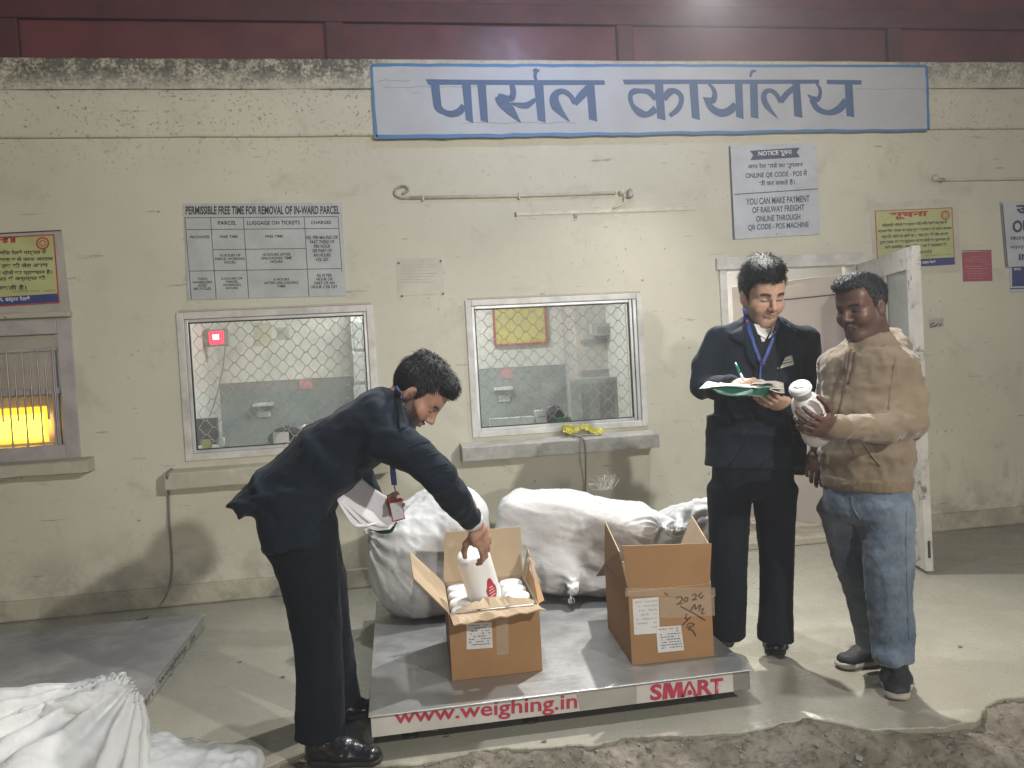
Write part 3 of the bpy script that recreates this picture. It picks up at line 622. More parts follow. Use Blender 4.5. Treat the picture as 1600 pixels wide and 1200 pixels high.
# ------------------------------------------------------------------ conduits and cables on the wall
M['conduit'] = mat('painted_conduit', (.55, .52, .42), .45, var=.12, vs=12, bump=.2)
M['conduit_dirty'] = mat('dirty_conduit', (.30, .29, .25), .5, var=.3, vs=14)
M['cable_black'] = mat('black_cable', (.035, .033, .03), .5)
def wpt(x, y, off=.012): p = wp(x, y, W-off); return p
cn = empty('conduit', tuple(wpt(800, 306)), 'painted conduit with a curled left end below the painted sign', 'pipe')
MB().tube([wpt(640, 309), wpt(800, 306), wpt(962, 301)], .011, 10).build('pipe', M['conduit'], cn, True)
MB().tube(rod([wpt(642, 309), wpt(626, 309), wpt(617, 303), wpt(620, 294), wpt(632, 291), wpt(638, 297), wpt(629, 303)], 8), .008, 8).build('curl', M['conduit_dirty'], cn, True)
for x, y in ((661, 309), (811, 306)): MB().box(wpt(x, y)[0]-.006, wpt(x, y)[0]+.006, W-.028, W, wpt(x, y)[2]-.022, wpt(x, y)[2]+.02).build('clip', M['conduit'], cn, bevel=.003)
MB().lathe([(.016, 0), (.020, .01), (.020, .03), (.012, .045)], Matrix.Translation(Vector(wpt(970, 302, .0))) @ Matrix.Rotation(math.radians(90), 4, 'X'), 12).build('junction', M['conduit'], cn, True)
MB().lathe([(.012, 0), (.022, .006), (.022, .016), (.016, .02), (.016, .05), (.008, .06)], Matrix.Translation(Vector(wpt(985, 309, .03))) @ Matrix.Rotation(math.radians(0), 4, 'X'), 12).build('lamp_holder', M['conduit_dirty'], cn, True)
MB().tube(rod([wpt(975, 305), wpt(974, 318), wpt(958, 325)], 6), .006, 8).build('elbow', M['conduit'], cn, True)
c2 = empty('casing', tuple(wpt(950, 330)), 'thin cream cable casing below the curled conduit', 'pipe')
MB().prism([wpt(805, 331, .006), wpt(1088, 322, .006), wpt(1088, 328, .006), wpt(805, 337, .006)], (0, .006, 0)).build('casing_strip', M['conduit'], c2, bevel=.002)
MB().box(wpt(806, 333)[0]-.004, wpt(806, 333)[0]+.004, W-.012, W, wpt(806, 334)[2]-.018, wpt(806, 334)[2]+.01).build('end_clip', M['cable_black'], c2)
MB().box(wpt(900, 335)[0]-.012, wpt(900, 335)[0]+.010, W-.014, W, wpt(900, 337)[2]-.012, wpt(900, 337)[2]+.012).build('clip', M['conduit_dirty'], c2, bevel=.003)
c3 = empty('conduit', tuple(wpt(1530, 281)), 'painted conduit running off the right picture edge', 'pipe')
MB().tube([wpt(1466, 281), wpt(1700, 278)], .010, 10).build('pipe', M['conduit'], c3, True)
MB().lathe([(.026, 0), (.026, .012), (.018, .02), (.012, .034)], Matrix.Translation(Vector(wpt(1460, 279, .0))) @ Matrix.Rotation(math.radians(90), 4, 'X'), 14).build('ceiling_rose', M['conduit'], c3, True)
MB().lathe([(.014, 0), (.014, .03), (.006, .04)], Matrix.Translation(Vector(wpt(1468, 281, .02))) @ Matrix.Rotation(math.radians(90), 4, 'Y'), 12).build('gland', M['conduit_dirty'], c3, True)
# cable coming out of window 1 and dropping to the floor
def onsill(x, y): return fl(x, y, .846)
q = [wp(447, 692, W-.02), onsill(400, 706), onsill(345, 717), onsill(300, 722), onsill(272, 731), wp(262, 741, W-.135), wp(263, 770, W-.02), wp(265, 830, W-.03), wp(268, 885, W-.03), wp(262, 925, W-.03), wp(240, 958, W-.06), fl(215, 968, .065)]
MB().tube(rod(q, 8), .0065, 7).build('power_cable', M['cable_grey'], None, True)
tag(bpy.data.objects['power_cable'], 'grey cable dropping from the left sill to the floor', 'cable')
q = [onsill(335, 718)+np.array([0, 0, .004]), onsill(300, 719)+np.array([0, .0, .008]), onsill(280, 724)+np.array([0, 0, .006]), onsill(290, 728)+np.array([0, 0, .012]), onsill(318, 722)+np.array([0, 0, .014]), onsill(330, 719)+np.array([0, 0, .01])]
tag(MB().tube(rod(q+q[1:4], 8), .005, 6).build('cable_coil', M['cable_grey'], None, True), 'small tangle of grey wire on the left sill', 'cable')
tag(MB().tube(rod([wp(885, 676, W-.03), wp(897, 681, W-.10), wp(910, 685, W-.16), wp(914, 695, W-.165), wp(915, 720, W-.15), wp(915, 758, W-.05), wp(914, 800, W-.04)], 8), .006, 7).build('power_cable', M['cable_grey'], None, True), 'grey cable hanging over the right sill down to the sacks', 'cable')
# crumpled yellow strap on the right sill
M['yellow_tape'] = mat('yellow_strap', (.50, .45, .04), .5, var=.25, vs=40)
ys = empty('yellow_strap', tuple(wp(910, 674, W-.06)), 'crumpled yellow strap lying on the right sill', 'strap')
random.seed(11)
mb = MB(); vs = []; fs = []; N_ = 26
for i in range(N_):
    t = i/(N_-1); x = 880+62*t; y = 671+3*math.sin(t*9)+random.uniform(-1.5, 1.5)
    for k in range(3):
        p = wp(x+random.uniform(-2, 2), y+(k-1)*4.5+random.uniform(-1.2, 1.2), W-.055-.012*k-random.uniform(0, .012)); vs.append(p)
for i in range(N_-1):
    for k in range(2): a = i*3+k; fs.append((a, a+1, a+4, a+3))
o = mb.add(vs, fs).build('strap_band', M['yellow_tape'], ys); sm = o.modifiers.new('thick', 'SOLIDIFY'); sm.thickness = .003
o = MB().prism([wp(878, 664, W-.02), wp(897, 664, W-.02), wp(896, 672, W-.03), wp(880, 673, W-.03)], (0, .004, .002)).build('strap_end', M['yellow_tape'], ys)
# ------------------------------------------------------------------ implicit-surface modelling (smooth unions, meshed with surface nets)
def V3(p): return np.asarray(p, np.float32)
class Solid:
    def __init__(s): s.ops = []
    def _add(s, sign, fn, lo, hi, k): s.ops.append((sign, fn, np.asarray(lo, float), np.asarray(hi, float), k)); return s
    def cap(s, a, b, ra, rb=None, k=.02, sub=False):
        a, b = V3(a), V3(b); rb = ra if rb is None else rb; ab = b-a; L = float(ab@ab)+1e-12
        def fn(X, Y, Z):
            t = np.clip(((X-a[0])*ab[0]+(Y-a[1])*ab[1]+(Z-a[2])*ab[2])/L, 0, 1)
            return np.sqrt((X-a[0]-t*ab[0])**2+(Y-a[1]-t*ab[1])**2+(Z-a[2]-t*ab[2])**2)-(ra+(rb-ra)*t)
        r = max(ra, rb); return s._add(-1 if sub else 1, fn, np.minimum(a, b)-r, np.maximum(a, b)+r, k)
    def chain(s, pts, rs, k=.02):
        for i in range(len(pts)-1): s.cap(pts[i], pts[i+1], rs[i], rs[i+1], k if i == 0 else min(k, .010))
        return s
    def ell(s, c, r, R=None, k=.02, sub=False):
        c = V3(c); r = V3(r); R = np.eye(3, dtype=np.float32) if R is None else V3(R)     # R columns = axes
        def fn(X, Y, Z):
            x, y, z = X-c[0], Y-c[1], Z-c[2]; q = [(x*R[0, i]+y*R[1, i]+z*R[2, i]) for i in range(3)]
            k0 = np.sqrt((q[0]/r[0])**2+(q[1]/r[1])**2+(q[2]/r[2])**2); k1 = np.sqrt((q[0]/r[0]**2)**2+(q[1]/r[1]**2)**2+(q[2]/r[2]**2)**2)+1e-9
            return k0*(k0-1)/k1
        e = np.abs(R)@r; return s._add(-1 if sub else 1, fn, c-e, c+e, k)
    def ecap(s, a, b, u, ra, rb, k=.03, capr=.5, p=2.0):
        """limb with an elliptic section: half-widths (along u, across u) at each end"""
        a, b, u = V3(a), V3(b), V3(u); ab = b-a; L = float(np.linalg.norm(ab)); w = ab/L; u = u-w*(u@w); u = u/np.linalg.norm(u); v = np.cross(w, u)
        def fn(X, Y, Z):
            x, y, z = X-a[0], Y-a[1], Z-a[2]; h = x*w[0]+y*w[1]+z*w[2]; t = np.clip(h/L, 0, 1); ru = ra[0]+(rb[0]-ra[0])*t; rv = ra[1]+(rb[1]-ra[1])*t
            ex = np.maximum(np.maximum(-h, h-L), 0); m = np.minimum(ru, rv)
            pu = np.abs(x*u[0]+y*u[1]+z*u[2])/ru; pv = np.abs(x*v[0]+y*v[1]+z*v[2])/rv
            q = (pu**p+pv**p)**(1/p)
            return (np.sqrt(q**2+(ex/(m*capr))**2)-1)*m
        r = max(*ra, *rb); return s._add(1, fn, np.minimum(a, b)-r, np.maximum(a, b)+r, k)
    def box(s, c, half, R=None, rnd=.02, k=.02, sub=False):
        c = V3(c); hb = V3(half)-rnd; R = np.eye(3, dtype=np.float32) if R is None else V3(R)
        def fn(X, Y, Z):
            x, y, z = X-c[0], Y-c[1], Z-c[2]; q = [np.abs(x*R[0, i]+y*R[1, i]+z*R[2, i])-hb[i] for i in range(3)]
            return np.sqrt(np.maximum(q[0], 0)**2+np.maximum(q[1], 0)**2+np.maximum(q[2], 0)**2)+np.minimum(np.maximum(np.maximum(q[0], q[1]), q[2]), 0)-rnd
        e = np.abs(R)@V3(half); return s._add(-1 if sub else 1, fn, c-e, c+e, k)
    def cut(s, fn, lo, hi, k=.004): return s._add(-1, fn, lo, hi, k)
    def mesh(s, h):
        pos = [o for o in s.ops if o[0] > 0]; lo = np.min([o[2] for o in pos], 0)-3*h; hi = np.max([o[3] for o in pos], 0)+3*h
        n = np.ceil((hi-lo)/h).astype(int)+1; ax = [(lo[i]+h*np.arange(n[i])).astype(np.float32) for i in range(3)]
        d = np.full(n, .08, np.float32)
        for sign, fn, a, b, k in s.ops:
            m = k+2.5*h+.012
            i0 = np.maximum(np.floor((a-m-lo)/h).astype(int), 0); i1 = np.minimum(np.ceil((b+m-lo)/h).astype(int)+1, n)
            if (i1 <= i0).any(): continue
            sl = tuple(slice(i0[q], i1[q]) for q in range(3))
            v = fn(ax[0][sl[0]][:, None, None], ax[1][sl[1]][None, :, None], ax[2][sl[2]][None, None, :]); old = d[sl]
            if sign > 0: hh = np.maximum(k-np.abs(old-v), 0)/k; d[sl] = np.minimum(old, v)-hh*hh*k*.25
            else: hh = np.maximum(k-np.abs(old+v), 0)/k; d[sl] = np.maximum(old, -v)+hh*hh*k*.25
        return surfnet(d, lo, h)
def surfnet(d, lo, h):
    s = d < 0; c = np.zeros(np.array(d.shape)-1, np.int8)
    offs = [(i, j, k) for i in (0, 1) for j in (0, 1) for k in (0, 1)]; nx, ny, nz = c.shape
    for i, j, k in offs: c += s[i:i+nx, j:j+ny, k:k+nz]
    idx = np.argwhere((c > 0) & (c < 8)); val = np.stack([d[idx[:, 0]+i, idx[:, 1]+j, idx[:, 2]+k] for i, j, k in offs], 1)
    acc = np.zeros((len(idx), 3), np.float32); cnt = np.zeros(len(idx), np.float32)
    for a in range(8):
        for b in range(a+1, 8):
            oa, ob = np.array(offs[a]), np.array(offs[b])
            if np.abs(oa-ob).sum() != 1: continue
            va, vb = val[:, a], val[:, b]; m = (va < 0) != (vb < 0); t = np.where(m, va/np.where(m, va-vb, 1), 0)
            acc += np.where(m[:, None], oa+(ob-oa)*t[:, None], 0); cnt += m
    V = lo+h*(idx+acc/cnt[:, None]); mp = np.full(c.shape, -1, np.int64); mp[tuple(idx.T)] = np.arange(len(idx)); F = []
    for axis in range(3):
        sl0 = [slice(1, -1)]*3; sl1 = [slice(1, -1)]*3; sl0[axis] = slice(0, -1); sl1[axis] = slice(1, None)
        A = s[tuple(sl0)]; B = s[tuple(sl1)]; e = np.argwhere(A != B)
        inv = A[tuple(e.T)]
        e = e+1; e[:, axis] -= 1
        o1, o2 = [q for q in range(3) if q != axis]
        def cell(du, dv): q = e.copy(); q[:, o1] += du; q[:, o2] += dv; return mp[tuple(q.T)]
        Q = np.stack([cell(-1, -1), cell(0, -1), cell(0, 0), cell(-1, 0)], 1)
        if axis == 1: inv = ~inv
        Q[~inv] = Q[~inv][:, ::-1]; F.append(Q)
    F = np.concatenate(F); F = F[(F >= 0).all(1)]
    return V.astype(np.float32), F
def vnormals(V, F):
    n = np.cross(V[F[:, 2]]-V[F[:, 0]], V[F[:, 3]]-V[F[:, 1]]); N = np.zeros_like(V)
    for i in range(4): np.add.at(N, F[:, i], n)
    return N/(np.linalg.norm(N, axis=1, keepdims=True)+1e-9)
def relax(V, F, it=2):
    for _ in range(it):
        A = np.zeros_like(V); c = np.zeros(len(V), np.float32)
        for i in range(4):
            for j in ((i+1) % 4, (i+3) % 4): np.add.at(A, F[:, i], V[F[:, j]]); np.add.at(c, F[:, i], 1)
        V = .5*V+.5*A/c[:, None]
    return V
def quads_mesh(name, V, F):
    me = bpy.data.meshes.new(name); me.vertices.add(len(V)); me.vertices.foreach_set('co', V.astype(np.float32).ravel())
    me.loops.add(F.size); me.loops.foreach_set('vertex_index', F.astype(np.int32).ravel()); me.polygons.add(len(F)); me.polygons.foreach_set('loop_start', np.arange(0, F.size, 4, dtype=np.int32)); me.update(calc_edges=True)
    me.polygons.foreach_set('use_smooth', [True]*len(F)); me.validate(); me.update(); return me
def solid_obj(name, solid, h, mat_, parent=None, disp=None, col=None, it=1, extra=None):
    V, F = solid.mesh(h); V = relax(V, F, it)
    if disp is not None: V = V+vnormals(V, F)*disp(V)[:, None]
    C = col(V) if col is not None else None
    if extra is not None:
        for V2, F2, C2 in extra:
            F = np.concatenate([F, F2+len(V)]); V = np.concatenate([V, V2])
            if C is not None: C = np.concatenate([C, C2])
    me = quads_mesh(name, V, F)
    if C is not None:
        at = me.color_attributes.new('Col', 'FLOAT_COLOR', 'POINT'); at.data.foreach_set('color', np.concatenate([C, np.ones((len(C), 1))], 1).astype(np.float32).ravel())
    return link(name, me, mat_, parent)
def ridge(V, fr, ph=0.0, o=3): return 1-2*np.abs(fbm(V[:, 0]*fr[0]+ph, V[:, 1]*fr[1]+ph*1.7, V[:, 2]*fr[2]-ph, o)).clip(0, .5)
def folds(amp, fr, amp2=.0, fr2=(40, 40, 40), ph=0.0, R=None):
    def f(V):
        Q = V if R is None else V@R
        d = amp*(ridge(Q, fr, ph)-.55)
        if amp2: d = d+amp2*fbm(Q[:, 0]*fr2[0], Q[:, 1]*fr2[1], Q[:, 2]*fr2[2]+ph, 3)
        return d
    return f

# ------------------------------------------------------------------ weighing platform
def steel(name, base, rough, var=.2):
    s = NT(name); a = s.noise(3, 7, .65); b = s.noise(60, 4, .6, vec=s.scale(s.pos, .15, 2, 1)); d = s.noise(9, 7, .7)
    c = s.mix(s.ramp(a, .3, .7), tuple(v*(1-var) for v in base), base); c = s.mix(s.ramp(d, .56, .72, 0, .5), c, tuple(v*.55 for v in base))
    s.set(Base_Color=c, Metallic=.75, Roughness=s.ramp(s.add(s.mul(d, .7), s.mul(b, .3)), .3, .7, rough-.10, rough+.14)); s.bump(s.add(s.mul(b, .3), s.mul(a, .6)), .12, .004); return s.mat
M['steel'] = steel('brushed_steel', (.50, .50, .49), .40)
M['steel_dull'] = steel('dull_steel', (.36, .35, .335), .5); M['plate_dusty'] = concrete('dusty_steel_plate', (.37, .36, .34), .6)
M['vinyl'] = printed('white_vinyl_strip', (.56, .54, .50)); M['worn_strip'] = printed('worn_grey_strip', (.36, .34, .31)); M['brand_red'] = ink('red_vinyl', (.40, .035, .07), .4)
SX0, SX1, SY0, SY1, SZ = -.157, 1.307, 2.80, 4.30, .137
scale = empty('weighing_platform', ((SX0+SX1)/2, (SY0+SY1)/2, 0), 'steel floor scale with red lettering on its white front edge', 'scale')
MB().box(SX0-.006, SX1+.012, SY0-.012, SY1, SZ-.006, SZ).build('top_plate', M['steel'], scale, bevel=.003)
MB().box(SX0, SX1, SY0+.004, SY0+.04, .052, SZ-.007).box(SX0, SX0+.03, SY0+.04, SY1, .052, SZ-.007).box(SX1-.03, SX1, SY0+.04, SY1, .052, SZ-.007).box(SX0+.03, SX1-.03, SY1-.03, SY1, .052, SZ-.007).box(SX0+.03, SX1-.03, SY0+.04, SY1-.03, .075, .09).build('skirt', M['steel_dull'], scale, bevel=.004)
for x in (SX0+.14, SX0+.6, SX1-.16):
    for y in (SY0+.09, SY1-.12): MB().lathe([(.030, 0), (.032, .008), (.022, .012), (.012, .016), (.012, .08)], Matrix.Translation((x, y, 0)), 14).build('foot', M['cable_black'], scale, True)
yf = SY0+.004
def front(u0, u1, z0, z1): return quad((u0, yf-.003, z1), (u1, yf-.003, z1), (u0, yf-.003, z0), (u1, yf-.003, z0))
n = 34; vs = []; fs = []
for i in range(n+1):
    x = SX0+.003+(SX1-.075-SX0)*i/n; top = SZ-.0075-abs(.006*float(fbm(x*9, 3.0, 1.0, 4))); vs += [(x, yf-.0012, .053), (x, yf-.0012, top)]
for i in range(n): fs.append((2*i, 2*i+2, 2*i+3, 2*i+1))
vinyl = MB().add(vs, fs).build('vinyl_strip', M['vinyl'], scale)
MB().prism([(wp(905, 1075, yf)[0], yf-.0026, .056), (wp(993, 1075, yf)[0], yf-.0026, .054), (wp(995, 1075, yf)[0], yf-.0026, .125), (wp(900, 1075, yf)[0], yf-.0026, .118)], (0, .001, 0)).build('worn_patch', M['worn_strip'], scale)
def px_text(body, tl, tr, bl, br, m, parent, bold, Y): return text_mesh('lettering', body, quad(*[wp(*p, Y) for p in (tl, tr, bl, br)]), M[m], parent, bold)
px_text('www.weighing.in', (616, 1109), (902, 1083), (616, 1138), (902, 1114), 'brand_red', scale, .016, yf-.003)
def brand(t, x0, x1, y0, y1, rise): return px_text(t, (980+x0/8, 1040+y0/8), (980+x1/8, 1040+(y0-rise)/8), (980+x0/8, 1040+y1/8), (980+x1/8, 1040+(y1-rise)/8), 'brand_red', scale, .035, yf-.003)
brand('S', 288, 436, 238, 442, 16); brand('A', 672, 888, 206, 398, 20); brand('R', 882, 1062, 182, 374, 18); brand('T', 1040, 1200, 168, 358, 16)
MB().prism([wp(980+x/8, 1040+y/8, yf-.003) for x, y in ((458,222),(540,214),(583,318),(615,210),(690,204),(700,395),(632,402),(628,290),(592,405),(545,410),(505,305),(505,418),(440,426))], (0, .0006, 0)).build('lettering', M['brand_red'], scale)
def smart_a():
    q = lambda pts, lf, m, nm: MB().prism([wp(980+x/8, 1040+y/8, yf-lf) for x, y in pts], (0, .0006, 0)).build(nm, m, scale)
    cir = lambda cx, cy, r: [(cx+r*math.cos(i*math.pi/9), cy+r*math.sin(i*math.pi/9)) for i in range(18)]
    q([(776,235),(826,330)]+[(780+46*math.cos(a), 340+40*math.sin(a)) for a in np.linspace(0, math.pi, 9)]+[(732,340)], .0042, M['vinyl'], 'logo_drop'); q(cir(782, 338, 32), .0050, M['brand_red'], 'logo_dot')
smart_a()
# foil scrap under the scale
M['foil'] = mat('foil_scrap', (.6, .6, .6), .3, .8, var=.3, vs=50)
random.seed(2); o = MB().add([tuple(fl(650+i*7+random.uniform(-2, 2), 1136+k*5, .012+random.uniform(-.008, .014))) for i in range(6) for k in range(2)], [(2*i, 2*i+1, 2*i+3, 2*i+2) for i in range(5)]).build('foil_scrap', M['foil']); tag(o, 'crumpled silver foil scrap under the front of the scale', 'litter'); o.modifiers.new('t', 'SOLIDIFY').thickness = .002
# second, lower platform at the left
lp = empty('weighing_platform', (-1.9, 3.85, 0), 'low grey steel floor scale at the left, partly under sacks', 'scale')
MB().box(-2.75, -1.118, 3.15, 4.505, .064, .070).build('top_plate', M['plate_dusty'], lp, bevel=.002)
MB().box(-2.74, -1.122, 3.16, 4.50, .004, .063).build('frame', M['steel_dull'], lp, bevel=.003)
MB().box(-1.1215, -1.1195, 3.17, 4.49, .006, .060).build('side_strip', M['worn_strip'], lp)
M['ink_grey'] = ink('grey_print', (.10, .095, .085))
for w_, ya, yb in (('Smart', 3.27, 3.55), ('weighing', 3.62, 4.08), ('in', 4.16, 4.25)): text_mesh('lettering', w_, quad((-1.1185, ya, .052), (-1.1185, yb, .052), (-1.1185, ya, .014), (-1.1185, yb, .014)), M['ink_grey'], lp, .015)

# ------------------------------------------------------------------ cartons
def cardboard(name, base):
    s = NT(name); a = s.noise(4, 6, .6); b = s.noise(90, 4, .6, vec=s.scale(s.pos, 1, 1, .12))
    c = s.mix(s.ramp(a, .3, .7), tuple(v*.86 for v in base), base); c = s.mix(s.ramp(s.noise(14, 6, .7), .60, .74, 0, .35), c, tuple(v*.65 for v in base))
    s.set(Base_Color=c, Roughness=.72, Specular_IOR_Level=.3); s.bump(s.add(s.mul(b, .3), s.mul(a, .7)), .18, .006); return s.mat
M['card'] = cardboard('brown_cardboard', (.345, .195, .088)); M['card_in'] = cardboard('pale_inner_cardboard', (.44, .33, .215))
M['tape'] = (lambda s: (s.set(Base_Color=(.62, .52, .40), Roughness=.18, Alpha=.35, Specular_IOR_Level=.7), s.bump(s.noise(26, 5, .7), .8, .01), s.mat)[-1])(NT('clear_packing_tape'))
M['label'] = printed('white_label', (.66, .66, .65)); M['marker'] = ink('brown_marker', (.10, .045, .015))
TH = .005
def panel(mbx, a, b, c, d, nrm, jit=0.0, n=1):
    """corrugated sheet with thickness: outer face material 0, inner face material 1; a b c d corners, nrm points outside"""
    a, b, c, d = [np.array(q, float) for q in (a, b, c, d)]; nrm = np.array(nrm, float); nrm = nrm/np.linalg.norm(nrm)*TH
    mbx.add([a, b, c, d], [(0, 1, 2, 3)], 0); i = [q-nrm for q in (a, b, c, d)]; mbx.add(i, [(3, 2, 1, 0)], 1)
    o = [a, b, c, d]
    for k in range(4): mbx.add([o[k], o[(k+1) % 4], i[(k+1) % 4], i[k]], [(0, 1, 2, 3)], 1)
    return mbx
def carton(name, label, x0, x1, y0, y1, z0, z1, skew=0.0):
    r = empty(name, ((x0+x1)/2, (y0+y1)/2, z0), label, 'box', None)
    m = [M['card'], M['card_in']]
    f = lambda x, y, z: (x+skew*(y-y0), y, z)
    for nm, c, nv in (('front_wall', [f(x0,y0,z0), f(x1,y0,z0), f(x1,y0,z1), f(x0,y0,z1)], (0,-1,0)), ('back_wall', [f(x1,y1,z0), f(x0,y1,z0), f(x0,y1,z1), f(x1,y1,z1)], (0,1,0)),
                      ('side_wall', [f(x0+.0007,y1-.0056,z0+.0004), f(x0+.0007,y0+.0056,z0+.0004), f(x0+.0007,y0+.0056,z1-.0004), f(x0+.0007,y1-.0056,z1-.0004)], (-1,0,0)), ('side_wall', [f(x1-.0007,y0+.0056,z0+.0004), f(x1-.0007,y1-.0056,z0+.0004), f(x1-.0007,y1-.0056,z1-.0004), f(x1-.0007,y0+.0056,z1-.0004)], (1,0,0)), ('bottom', [f(x0+.007,y0+.007,z0+.001), f(x0+.007,y1-.007,z0+.001), f(x1-.007,y1-.007,z0+.001), f(x1-.007,y0+.007,z0+.001)], (0,0,-1))):
        panel(MB(), *c, nv).build(nm, m, r, recalc=False)
    return r, m
BX0, BX1, BY0, BY1, BZ0, BZ1 = .158, .522, 3.012, 3.46, SZ+.001, .405
box1, m2 = carton('carton', 'open brown carton filled with white bottles on the scale', BX0, BX1, BY0, BY1, BZ0, BZ1, .02)
sk = .02*(BY1-BY0)
panel(MB(), (BX0+sk, BY1, BZ1+.001), (BX1+sk, BY1, BZ1+.001), wp(813, 823, BY1+.03), wp(695, 831, BY1+.03), (0, 1, 0)).build('flap', m2, box1, recalc=False)
fa = J(639, 862, 3.30); fb = J(646, 905, 2.97)
panel(MB(), (BX0+sk, BY1-.01, BZ1+.001), (BX0, BY0+.01, BZ1+.001), fb, fa, (-.3, 0, -1)).build('flap', m2, box1, recalc=False)
ra = J(812, 826, 3.33); rb = J(845, 925, 3.0)
panel(MB(), (BX1, BY0+.01, BZ1+.001), (BX1+sk, BY1-.01, BZ1+.001), np.array([BX1+.035, BY1-.05, BZ1+.13]), np.array([BX1+.028, BY0+.03, BZ1+.006]), (1, 0, 0)).build('flap', m2, box1, recalc=False)
# front flap, bent down towards the viewer, its outer ply torn
fz = [wp(709, 977, BY0-.085), wp(853, 951, BY0-.085)]
n = 14; vs = []; fs = []
for i in range(n+1):
    t = i/n; a = np.array([BX0+.004+(BX1-BX0-.008)*t, BY0, BZ1+.001]); b = fz[0]*(1-t)+fz[1]*t; b = b+np.array([0, 0, .004*math.sin(i*2.1)])
    for q in (a, a*.5+b*.5+np.array([0, 0, .006*math.sin(i*1.3)]), b): vs.append(tuple(q))
for i in range(n):
    for k in range(2): a = i*3+k; fs.append((a, a+1, a+4, a+3))
o = MB().add(vs, fs).build('flap', M['card_in'], box1); q = o.modifiers.new('t', 'SOLIDIFY'); q.thickness = .005; q.offset = -1
vs = []; tops = []
random.seed(9)
for i in range(17):
    t = i/16; a = np.array([BX0+.03+(BX1-BX0-.05)*t, BY0-.002, BZ1+.006]); b = fz[0]*(1-t)+fz[1]*t; fr = .9 if t > .05 else .8
    edge = .02+.30*max(0, 1-abs(t-.30)/.28)*random.uniform(.5, 1)
    tops.append(tuple(a+np.array([0, .05*max(0, math.sin(t*3.0))*random.uniform(.4, 1.1), .008+.032*max(0, math.sin(t*2.9))*random.uniform(.5, 1)]))); vs.append(tuple(a*(.92)+b*.08+np.array([0, 0, .004])))
o = MB().add(tops+vs, [(i, i+1, 17+i+1, 17+i) for i in range(16)]).build('torn_ply', M['card_in'], box1); q = o.modifiers.new('t', 'SOLIDIFY'); q.thickness = .003
def label_on(parent, tl, tr, bl, br, Y, seed, name='label', rows=8, code=True):
    q = [wp(*p, Y-.0015) for p in (tl, tr, bl, br)]; MB().add([q[0], q[1], q[3], q[2]], [(0, 1, 2, 3)]).build(name, M['label'], parent)
    rnd = random.Random(seed); fr = quad(*[wp(*p, Y-.0024) for p in (tl, tr, bl, br)]); mb = MB()
    for i in range(rows):
        v = .92-.84*i/rows; u = .08+rnd.random()*.15
        while u < .9:
            w = rnd.uniform(.03, .12)
            if rnd.random() < .7: mb.add([fr(u, v), fr(min(u+w, .94), v), fr(min(u+w, .94), v-.035), fr(u, v-.035)], [(0, 1, 2, 3)])
            u += w+.03
    mb.build('print_lines', M['ink_faint'] if not code else M['ink_grey'], parent)
label_on(box1, (729, 974), (768, 972), (729, 1015), (770, 1012), BY0, 3)
MB().add([wp(775, 968, BY0-.001), wp(794, 966, BY0-.001), wp(795, 1022, BY0-.001), wp(776, 1024, BY0-.001)], [(0, 1, 2, 3)]).build('tape', M['tape'], box1)
o = MB().tube(rod([(BX1+.02, BY1-.12, BZ1+.10), (BX1+.035, BY1-.15, BZ1+.09), (BX1+.02, BY1-.2, BZ1+.08), (BX1+.03, BY1-.3, BZ1+.04)], 6), [.012]*19, 5).build('tape_curl', M['tape'], box1)

CX0, CX1, CY0, CY1, CZ1 = .878, 1.226, 2.955, 3.40, .436
box2, m2 = carton('carton', 'brown carton with handwriting and two paper labels, flaps standing', CX0, CX1, CY0, CY1, BZ0, CZ1, .06)
k2 = .06*(CY1-CY0)
panel(MB(), (CX0+.004, CY0-.001, CZ1+.003), (CX1-.004, CY0-.001, CZ1+.003), wp(1112, 849, CY0-.005), wp(972, 853, CY0-.005), (0, -1, 0)).build('flap', m2, box2, recalc=False)
panel(MB(), (CX0+k2, CY1, CZ1+.003), (CX0, CY0+.005, CZ1+.003), wp(967, 862, CY0+.02), wp(945, 815, CY1-.06), (-1, 0, .2)).build('flap', m2, box2, recalc=False)
panel(MB(), (CX1, CY0+.005, CZ1+.003), (CX1+k2, CY1, CZ1+.003), wp(1082, 806, CY1), wp(1110, 852, CY0+.04), (1, 0, .2)).build('flap', m2, box2, recalc=False)
panel(MB(), (CX1+k2, CY1, CZ1+.003), (CX0+k2, CY1, CZ1+.003), (CX0+k2, CY1+.17, CZ1-.10), (CX1+k2, CY1+.17, CZ1-.10), (0, 1, 1)).build('flap', m2, box2, recalc=False)
label_on(box2, (988, 936), (1029, 933), (991, 992), (1031, 989), CY0, 8, 'label', 7, False)
label_on(box2, (1025, 980), (1064, 977), (1028, 1020), (1069, 1016), CY0-.001, 13)
MB().add([wp(977, 919, CY0-.006), wp(1117, 918, CY0-.006), wp(1118, 932, CY0-.003), wp(977, 932, CY0-.003)], [(0, 1, 2, 3)]).build('tape', M['tape'], box2)
MB().add([wp(1030, 934, CY0-.0035), wp(1116, 930, CY0-.0035), wp(1117, 962, CY0-.0035), wp(1032, 966, CY0-.0035)], [(0, 1, 2, 3)]).build('tape', M['tape'], box2)
mb = MB(); k = 1371/400
